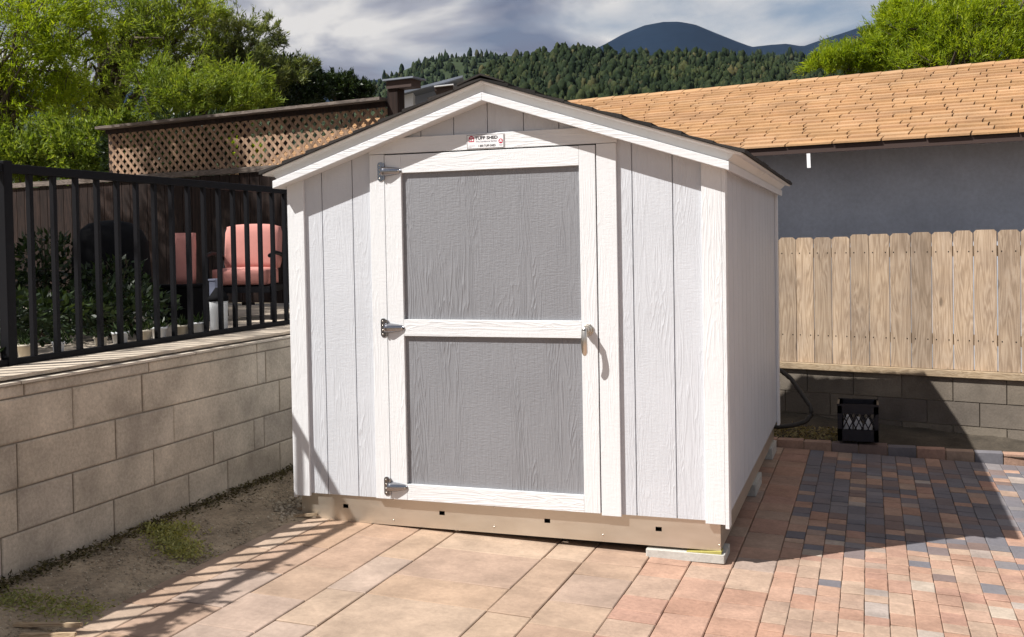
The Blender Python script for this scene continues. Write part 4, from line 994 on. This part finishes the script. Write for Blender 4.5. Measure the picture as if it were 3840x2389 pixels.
wpr('door_frame', [(1500,396),(1503,396),(1503,370),(1500,370)], 25.97, 26.0, 'far_roof')
wpr('awning', [(1630,342),(1700,332),(1700,318),(1630,326)], 25.0, 26.5, 'eave_brown'); wpr('awning_edge', [(1628,326),(1700,318),(1700,314),(1628,322)], 24.9, 26.5, 'white')
# flat dark box on the end post of the lattice fence
pb = thing('post_lantern_box', 'dark flat box mounted on top of the brown end post', 'post box', lf(1.36, 0.02, 2.946))
obj('box_body', lbox(1.29, 1.56, -0.05, 0.10, 2.947, 3.015), 'eave_brown', pb); obj('lid', lbox(1.27, 1.60, -0.08, 0.13, 3.016, 3.030), 'far_roof', pb)

# ================================================================== VEGETATION
def tree(name, label, base, blobs, nl, lsz, mat, trunk_r, seed, droop=0.0, up=0.5, nclus=90, group=None, trunk_to=None, limbs=14, wid=0.2):
    """blobs: ellipsoids (x,y,z, rx,ry,rz, weight)"""
    r = np.random.default_rng(seed); t = thing(name, label, 'tree', base, group)
    B = np.array(blobs, float); w = B[:,6]/B[:,6].sum()
    ci = r.choice(len(B), nclus, p=w); q = r.normal(size=(nclus, 3)); q /= np.linalg.norm(q, axis=1, keepdims=True)
    rad = r.random(nclus)**0.45
    C = B[ci,:3] + q*rad[:,None]*B[ci,3:6]
    cr = 0.16*B[ci,3:6].mean(1)*r.uniform(0.7, 1.5, nclus)*(60/nclus)**0.33*1.35
    per = nl//nclus; Vs = []; Fs = []; o = 0
    mb = MB(); tb = np.array(base, float); top = np.array(trunk_to if trunk_to is not None else B[:,:3].mean(0))
    mid = tb*0.5+top*0.5 + r.normal(size=3)*np.array([.15,.15,0])
    mb.tube([tb, tb*0.75+mid*0.25, mid, top], [trunk_r, trunk_r*0.8, trunk_r*0.6, trunk_r*0.35], 9)
    for k in r.choice(nclus, min(limbs, nclus), replace=False):
        st = mid*(1-0.6*r.random()) + top*0; f = r.uniform(0.3, 0.95); st = tb*(1-f)*0.5 + mid*0.5*(1-f) + (top if f > 0.5 else mid)*f
        st = mid*(1-f)+top*f; e = C[k]; m1 = st*0.5+e*0.5+np.array([0,0,0.25])+r.normal(size=3)*0.12
        mb.tube([st, st*0.6+m1*0.4, m1, e], [trunk_r*0.42, trunk_r*0.33, trunk_r*0.2, trunk_r*0.06], 6)
    for k in range(nclus):
        n = int(per*r.uniform(0.5, 1.5)); outd = (C[k]-B[ci[k],:3]); outd /= max(np.linalg.norm(outd), 1e-6)
        # short twigs in each clump, leaves strung along them
        nt = max(3, n//16); T0 = C[k] + r.normal(size=(nt, 3))*cr[k]*0.7
        lean = outd*0.7 + r.normal(size=3)*0.25 + np.array([0, 0, up-droop])
        TD = lean + r.normal(size=(nt, 3))*0.33
        TD /= np.linalg.norm(TD, axis=1, keepdims=True); TL = cr[k]*r.uniform(0.8, 2.2, nt)
        j = r.integers(0, nt, n); f = r.random(n)
        P = T0[j] + TD[j]*(f*TL[j])[:,None] + r.normal(size=(n,3))*lsz*0.25
        P[:,2] -= droop*0.6*f*f*TL[j]
        D = TD[j] + r.normal(size=(n,3))*0.5 + np.array([0,0,-droop*0.6])
        V, F = leaves(P, D, lsz*r.uniform(0.6,1.5,n), lsz*wid*r.uniform(0.7,1.3,n), r); Vs.append(V); Fs.append(F+o); o += len(V)
        for q in range(min(3, nt)): mb.tube([T0[q]-TD[q]*cr[k]*0.5, T0[q]+TD[q]*TL[q]*0.7], [trunk_r*0.05, trunk_r*0.02], 3, False)
    obj('trunk', mb, 'bark', t, smooth=True); np_obj('crown', np.vstack(Vs), np.vstack(Fs), mat, t); return t
def blob(sx, sy, D, wx, hz, wt=1.0, dep=None):
    p = at(sx, sy, D); k = D/FPX; return (p[0], p[1], p[2], wx*k, (dep or wx)*k, hz*k, wt)
def gbase(p, z=-0.6): return (p[0], p[1], z)
GR = 'trees behind the lattice fence'
tree('willow_tree', 'bright yellow green feathery tree at the far left behind the black fence', gbase(at(-40,500,15)), [blob(60,110,15,300,240,2),blob(-150,250,15,300,300,1.2),blob(70,420,15,230,160,1.1),blob(230,130,15.3,150,180,0.8)], 30000, 0.09, 'leaf_y', 0.13, 21, 0.15, 0.7, 170, GR, at(-20,330,15), 26)
tree('pepper_tree', 'tall mid green tree with thin branches left of the lattice fence', gbase(at(430,600,17)), [blob(440,60,17,250,240,1.8),blob(620,180,17,210,180,1.5),blob(300,330,16.5,170,150,0.8),blob(560,420,16.5,150,80,0.35),blob(700,60,17,150,140,1.0)], 26000, 0.09, 'leaf_m2', 0.16, 22, 0.12, 0.7, 150, GR, at(400,150,17), 46)
tree('olive_tree', 'grey green feathery tree whose crown meets the cloudy sky', gbase(at(860,600,18)), [blob(800,170,18,180,130,1.6),blob(930,150,18,110,80,0.7),blob(1010,120,18,70,55,0.3),blob(760,330,17.5,180,120,1.2),blob(900,280,17.5,160,100,1.1),blob(1060,280,18,110,70,0.7),blob(1150,250,18,45,40,0.2)], 30000, 0.085, 'leaf_o', 0.14, 23, 0.05, 0.6, 180, GR, at(830,260,18), 26)
tree('green_tree', 'mid green rounded tree right behind the lattice fence', gbase(at(760,600,15)), [blob(700,390,15,190,90,1.0),blob(860,370,15.5,160,100,1.1),blob(560,300,15,110,90,0.4)], 26000, 0.08, 'leaf_m', 0.09, 24, 0.05, 0.5, 130, GR, at(760,400,15), 12)
tree('dark_oak_tree', 'dark evergreen tree to the right of the feathery trees', gbase(at(1040,600,19)), [blob(1040,420,18.5,160,60,1.0),blob(1040,320,19,140,90,1.5),blob(930,330,19,120,90,1.0),blob(1140,330,19,100,75,1.1),blob(1180,310,19.5,50,45,0.4)], 34000, 0.075, 'leaf_d', 0.14, 25, 0.0, 0.3, 150, GR, at(1040,350,19), 10, 0.35)
tree('dark_bush', 'small round dark bush beside the lattice end post', gbase(at(1310,600,20)), [blob(1300,335,20,75,52,1.4),blob(1350,350,20,42,40,0.8),blob(1235,350,20,60,50,0.8)], 15000, 0.07, 'leaf_d', 0.09, 26, 0.0, 0.3, 70, None, at(1310,380,20), 8, 0.35)
tree('hedge_tree', 'dense dark green hedge plant close behind the lattice panel', gbase(at(900,600,13.2)), [blob(680,560,13.2,160,90,1.2),blob(800,520,13.4,90,60,0.6),blob(520,600,13,130,80,0.9)], 24000, 0.07, 'leaf_d', 0.07, 31, 0.0, 0.3, 110, GR, at(900,560,13.2), 8, 0.35)
tree('yellow_flower_shrub', 'small yellow flecked shrub showing through the lattice', gbase(at(930,600,12.8)), [blob(930,565,12.8,45,35,1.0)], 1200, 0.06, 'leaf_y', 0.03, 32, 0.0, 0.3, 14, GR, at(930,590,12.8), 4, 0.4)
tree('left_thicket', 'dark leafy thicket behind the board fence at the left edge', gbase(at(200,700,14)), [blob(60,600,14,170,90,1.2),blob(300,580,14,170,100,1.2),blob(450,520,14,90,80,0.7)], 26000, 0.075, 'leaf_m', 0.08, 33, 0.0, 0.4, 110, GR, at(250,590,14), 10, 0.3)
tree('yellow_tree', 'bright yellow green tree rising behind the tan roof on the right', gbase(at(3560,600,17)), [blob(3560,100,17,230,150,1.8),blob(3790,110,17,240,180,1.8),blob(3400,150,17.2,150,100,1.2),blob(3370,40,17.3,70,60,0.3),blob(3620,230,16.6,300,60,1)], 52000, 0.09, 'leaf_y', 0.15, 27, 0.0, 0.95, 210, None, at(3560,170,17), 36)
tree('yellow_shrub', 'smaller yellow green shrub at the left foot of the bright tree', gbase(at(3180,600,17.5)), [blob(3200,225,17.5,100,50,1.2),blob(3090,245,17.5,70,32,0.8),blob(3290,200,17.5,70,60,0.8)], 17000, 0.08, 'leaf_y', 0.06, 28, 0.0, 0.8, 80, None, at(3180,240,17.5), 8)
# unseen tree, added out of view on the left to shade the terrace
tree('added_shade_tree', 'large broad leafed tree added unseen beyond the left edge to shade the terrace', (-6.4, -2.6, 1.0), [(-6.2,-2.4,5.6,1.9,2.1,1.3,2),(-5.2,-1.2,5.0,1.2,1.3,0.8,1.2),(-7.0,-0.4,5.6,1.6,1.6,1.2,1.4),(-5.9,0.7,6.0,1.3,1.2,0.9,1.2)], 30000, 0.20, 'leaf_d', 0.18, 29, 0.0, 0.2, 160, None, (-6.3,-2.2,4.6), 16)
# shrubs on the terrace
def shrub(label, x, y, h, w, n, lsz, mat, seed, name='leafy_shrub', cat='shrub', z0=0.990):
    r = np.random.default_rng(seed); t = thing(name, label, cat, (x, y, z0), 'shrubs behind the steel fence'); mb = MB(); P = []; D = []
    for k in range(9):
        a = r.uniform(0, 6.28); e = np.array([x+w*0.5*r.random()*math.cos(a), y+w*0.5*r.random()*math.sin(a), z0+h*r.uniform(0.55,1)])
        mb.tube([(x+r.normal()*0.03, y+r.normal()*0.03, z0), (x*0.6+e[0]*0.4, y*0.6+e[1]*0.4, z0+(e[2]-z0)*0.5), e], [0.008, 0.006, 0.003], 5)
    q = r.normal(size=(n,3)); q /= np.linalg.norm(q, axis=1, keepdims=True); q *= (r.random(n)**0.4)[:,None]
    P = np.array([x, y, z0+h*0.55]) + q*np.array([w/2, w/2, h*0.47]); D = q + r.normal(size=(n,3))*0.6 + np.array([0,0,0.2])
    V, F = leaves(P, D, lsz*r.uniform(0.6,1.3,n), lsz*r.uniform(0.35,0.55,n), r)
    obj('stems', mb, 'bark', t); np_obj('foliage', V, F, mat, t)
shrub('dark green shrub behind the fence nearest the left edge', -2.5, -0.35, 0.55, 0.8, 1300, 0.06, 'leaf_d', 41)
shrub('bushy green shrub behind the fence, second from the left', -2.7, 0.25, 0.62, 0.85, 1500, 0.06, 'leaf_d', 42)
shrub('tall leafy shrub left of the covered barbecue', -2.45, 0.75, 0.68, 0.7, 1300, 0.06, 'leaf_d', 43)
shrub('low shrub in front of the covered barbecue', -1.75, 0.62, 0.50, 0.55, 900, 0.055, 'leaf_d', 44)
shrub('dark shrub at the far left by the board fence', -4.2, 1.2, 0.8, 1.3, 1700, 0.07, 'leaf_d', 45)
shrub('dark low hedge plant along the fence foot', -1.6, -0.2, 0.32, 0.9, 1500, 0.055, 'leaf_d', 46)
shrub('dark low plant between fence and barbecue', -1.45, 0.25, 0.34, 0.8, 1300, 0.055, 'leaf_d', 47)
shrub('low dark plant at the left corner of the fence', -1.5, -0.75, 0.34, 0.7, 1200, 0.055, 'leaf_d', 48)

# ---- vine twined round the steel fence, just beyond the left edge of the view
vt = thing('climbing_vine', 'leafy vine twined along the black fence rail beyond the left edge', 'vine', (FX, -2.5, 1.0))
vr = np.random.default_rng(77)
obj('vine_stem', MB().tube([(FX+0.03*math.sin(9*t), -2.95+t, 1.965+0.03*math.cos(7*t)+0.02*math.sin(15*t)) for t in np.linspace(0, 1.15, 24)], 0.006, 6), 'bark', vt, smooth=True)
cl_ = np.array([(FX,-2.88,1.99),(FX+.03,-2.80,1.96),(FX,-2.45,2.0),(FX,-2.38,1.93),(FX-.02,-1.98,1.99),(FX,-2.62,1.98)])
q = cl_[vr.integers(0, 6, 260)] + vr.normal(size=(260, 3))*np.array([.03, .05, .035])
V, F = leaves(q, vr.normal(size=(260, 3)), vr.uniform(.04, .07, 260), vr.uniform(.025, .04, 260), vr); np_obj('foliage', V, F, 'leaf_m', vt)

# ---- loose stuff on the ground
def scatter_leaves(name, label, cat, P, D, L, W_, mat):
    V, F = leaves(P, D, L, W_); o = np_obj(name, V, F, mat); o['kind'] = 'stuff'; tag(o, label, cat); return o
def patchy(cs, n, sp):
    c = np.array(cs)[RNG.integers(0, len(cs), n)]; return c + RNG.normal(size=(n,2))*sp
def dz(p): return dirt_z(p[:,0], p[:,1])
n = 1900; q = patchy([(-0.40,-0.70),(-0.30,-0.76),(-0.2,-0.82),(-0.12,-0.86),(-0.34,-0.62)], n, 0.055)
scatter_leaves('ground_cover', 'low pale green ground cover patch on the dirt strip', 'ground cover', np.c_[q, dz(q)+RNG.random(n)*0.028], np.c_[RNG.normal(size=(n,2)), RNG.random(n)*0.9], RNG.uniform(0.012,0.028,n), RNG.uniform(0.007,0.014,n), 'leaf_g')
n = 1000; q = patchy([(-0.25,-1.72),(-0.12,-1.70),(0.0,-1.66),(-0.35,-1.74)], n, 0.06)
scatter_leaves('ground_cover', 'thin yellowish weeds at the near end of the dirt strip', 'ground cover', np.c_[q, dz(q)+RNG.random(n)*0.02], np.c_[RNG.normal(size=(n,2)), RNG.random(n)*0.7], RNG.uniform(0.012,0.03,n), RNG.uniform(0.005,0.011,n), 'leaf_g')
n = 2600; q = np.c_[-0.50+np.abs(RNG.normal(size=n))*0.045, RNG.uniform(-2.2, 1.2, n)]
scatter_leaves('leaf_litter', 'dark dry leaf litter along the foot of the block wall', 'leaf litter', np.c_[q, dz(q)+RNG.random(n)*0.03], np.c_[RNG.normal(size=(n,2)), RNG.random(n)*0.7], RNG.uniform(0.012,0.035,n), RNG.uniform(0.006,0.014,n), 'leaf_litter_m')
def pebbles(name, label, P, s, mat):
    r = RNG; n = len(P); base = np.array([(1,0,0),(-1,0,0),(0,1,0),(0,-1,0),(0,0,1),(0,0,-1)], float); fb = np.array([(0,2,4),(2,1,4),(1,3,4),(3,0,4),(2,0,5),(1,2,5),(3,1,5),(0,3,5)])
    V = (base[None]*r.uniform(0.6,1.3,(n,6,1))*np.array([1,1,0.65]))*s[:,None,None] + P[:,None,:]
    o = np_obj(name, V.reshape(-1,3), (fb[None]+6*np.arange(n)[:,None,None]).reshape(-1,3), mat); o['kind'] = 'stuff'; tag(o, label, 'gravel')
n = 9000; q = np.c_[RNG.uniform(-0.52, 0.09, n), RNG.uniform(-2.4, 1.0, n)]
pebbles('gravel', 'fine gravel and crumbs of soil on the dirt strip', np.c_[q, dz(q)+0.001], RNG.gamma(2.0, 0.0016, n)+0.0012, 'stone')
n = 700; q = np.c_[RNG.normal(-0.02, 0.08, n), RNG.normal(0.12, 0.16, n)]; q = q[(q[:,0] < 0.03)]
pebbles('broken_mortar', 'crumbled pale rubble beside the left end of the metal skirt', np.c_[q, dz(q)+0.004], RNG.gamma(2.0, 0.004, len(q))+0.003, 'stone')
n = 900; q = np.c_[RNG.uniform(2.3, 3.0, n), RNG.uniform(3.35, 3.75, n)]
scatter_leaves('leaf_litter', 'pale dry leaves on the soil beside the milk crate', 'leaf litter', np.c_[q, -0.075-0.02*(q[:,0]-2.4)+0.08*np.clip(q[:,1]-3.3,0,1)+0.012+RNG.random(n)*0.02], np.c_[RNG.normal(size=(n,2)), RNG.random(n)*0.5], RNG.uniform(0.02,0.05,n), RNG.uniform(0.008,0.018,n), 'leaf_dry')
for k, (x, y, a, l) in enumerate(((0.02,-0.06,0.5,0.13),(-0.02,0.05,0.2,0.10),(-0.14,-1.92,0.25,0.28),(-0.05,-1.98,0.3,0.22))):
    c, s_ = math.cos(a), math.sin(a); z = float(dirt_z(np.array([x]), np.array([y]))[0])+0.004; w = 0.012
    st = MB().hexa([(x-s_*-w,y-c*w,z),(x+c*l-s_*-w,y+s_*l-c*w,z),(x+c*l-s_*w,y+s_*l+c*w,z),(x-s_*w,y+c*w,z)], [(x-s_*-w,y-c*w,z+0.01),(x+c*l-s_*-w*.7,y+s_*l-c*w*.7,z+0.016),(x+c*l-s_*w*.7,y+s_*l+c*w*.7,z+0.014),(x-s_*w,y+c*w,z+0.011)])
    tag(obj('wood_scrap', st, 'rail_wood'), ['short wood scrap lying beside the skirt corner','split wood scrap on the dirt left of the skirt','long pale wood scrap at the near end of the dirt','short pale wood scrap nearest the camera on the dirt'][k], 'wood scrap', 'wood scraps on the dirt')

# ---- air between here and the mountains
hz_ = MB().box(-5200, 5200, -600, 5200, -2.0, 900.0)
air = obj('haze', hz_, 'ground'); air['kind'] = 'stuff'; air.data.materials.clear()
hm_ = bpy.data.materials.new('haze_air'); hm_.use_nodes = True; hn, hl = hm_.node_tree.nodes, hm_.node_tree.links
hn.clear(); ho = hn.new('ShaderNodeOutputMaterial'); pv = hn.new('ShaderNodeVolumePrincipled')
pv.inputs['Color'].default_value = (0.45, 0.62, 0.95, 1); pv.inputs['Density'].default_value = 0.00002; pv.inputs['Anisotropy'].default_value = 0.0
hl.new(pv.outputs[0], ho.inputs['Volume']); air.data.materials.append(hm_)
tag(air, 'thin blue haze in the air in front of the far mountains', 'haze')
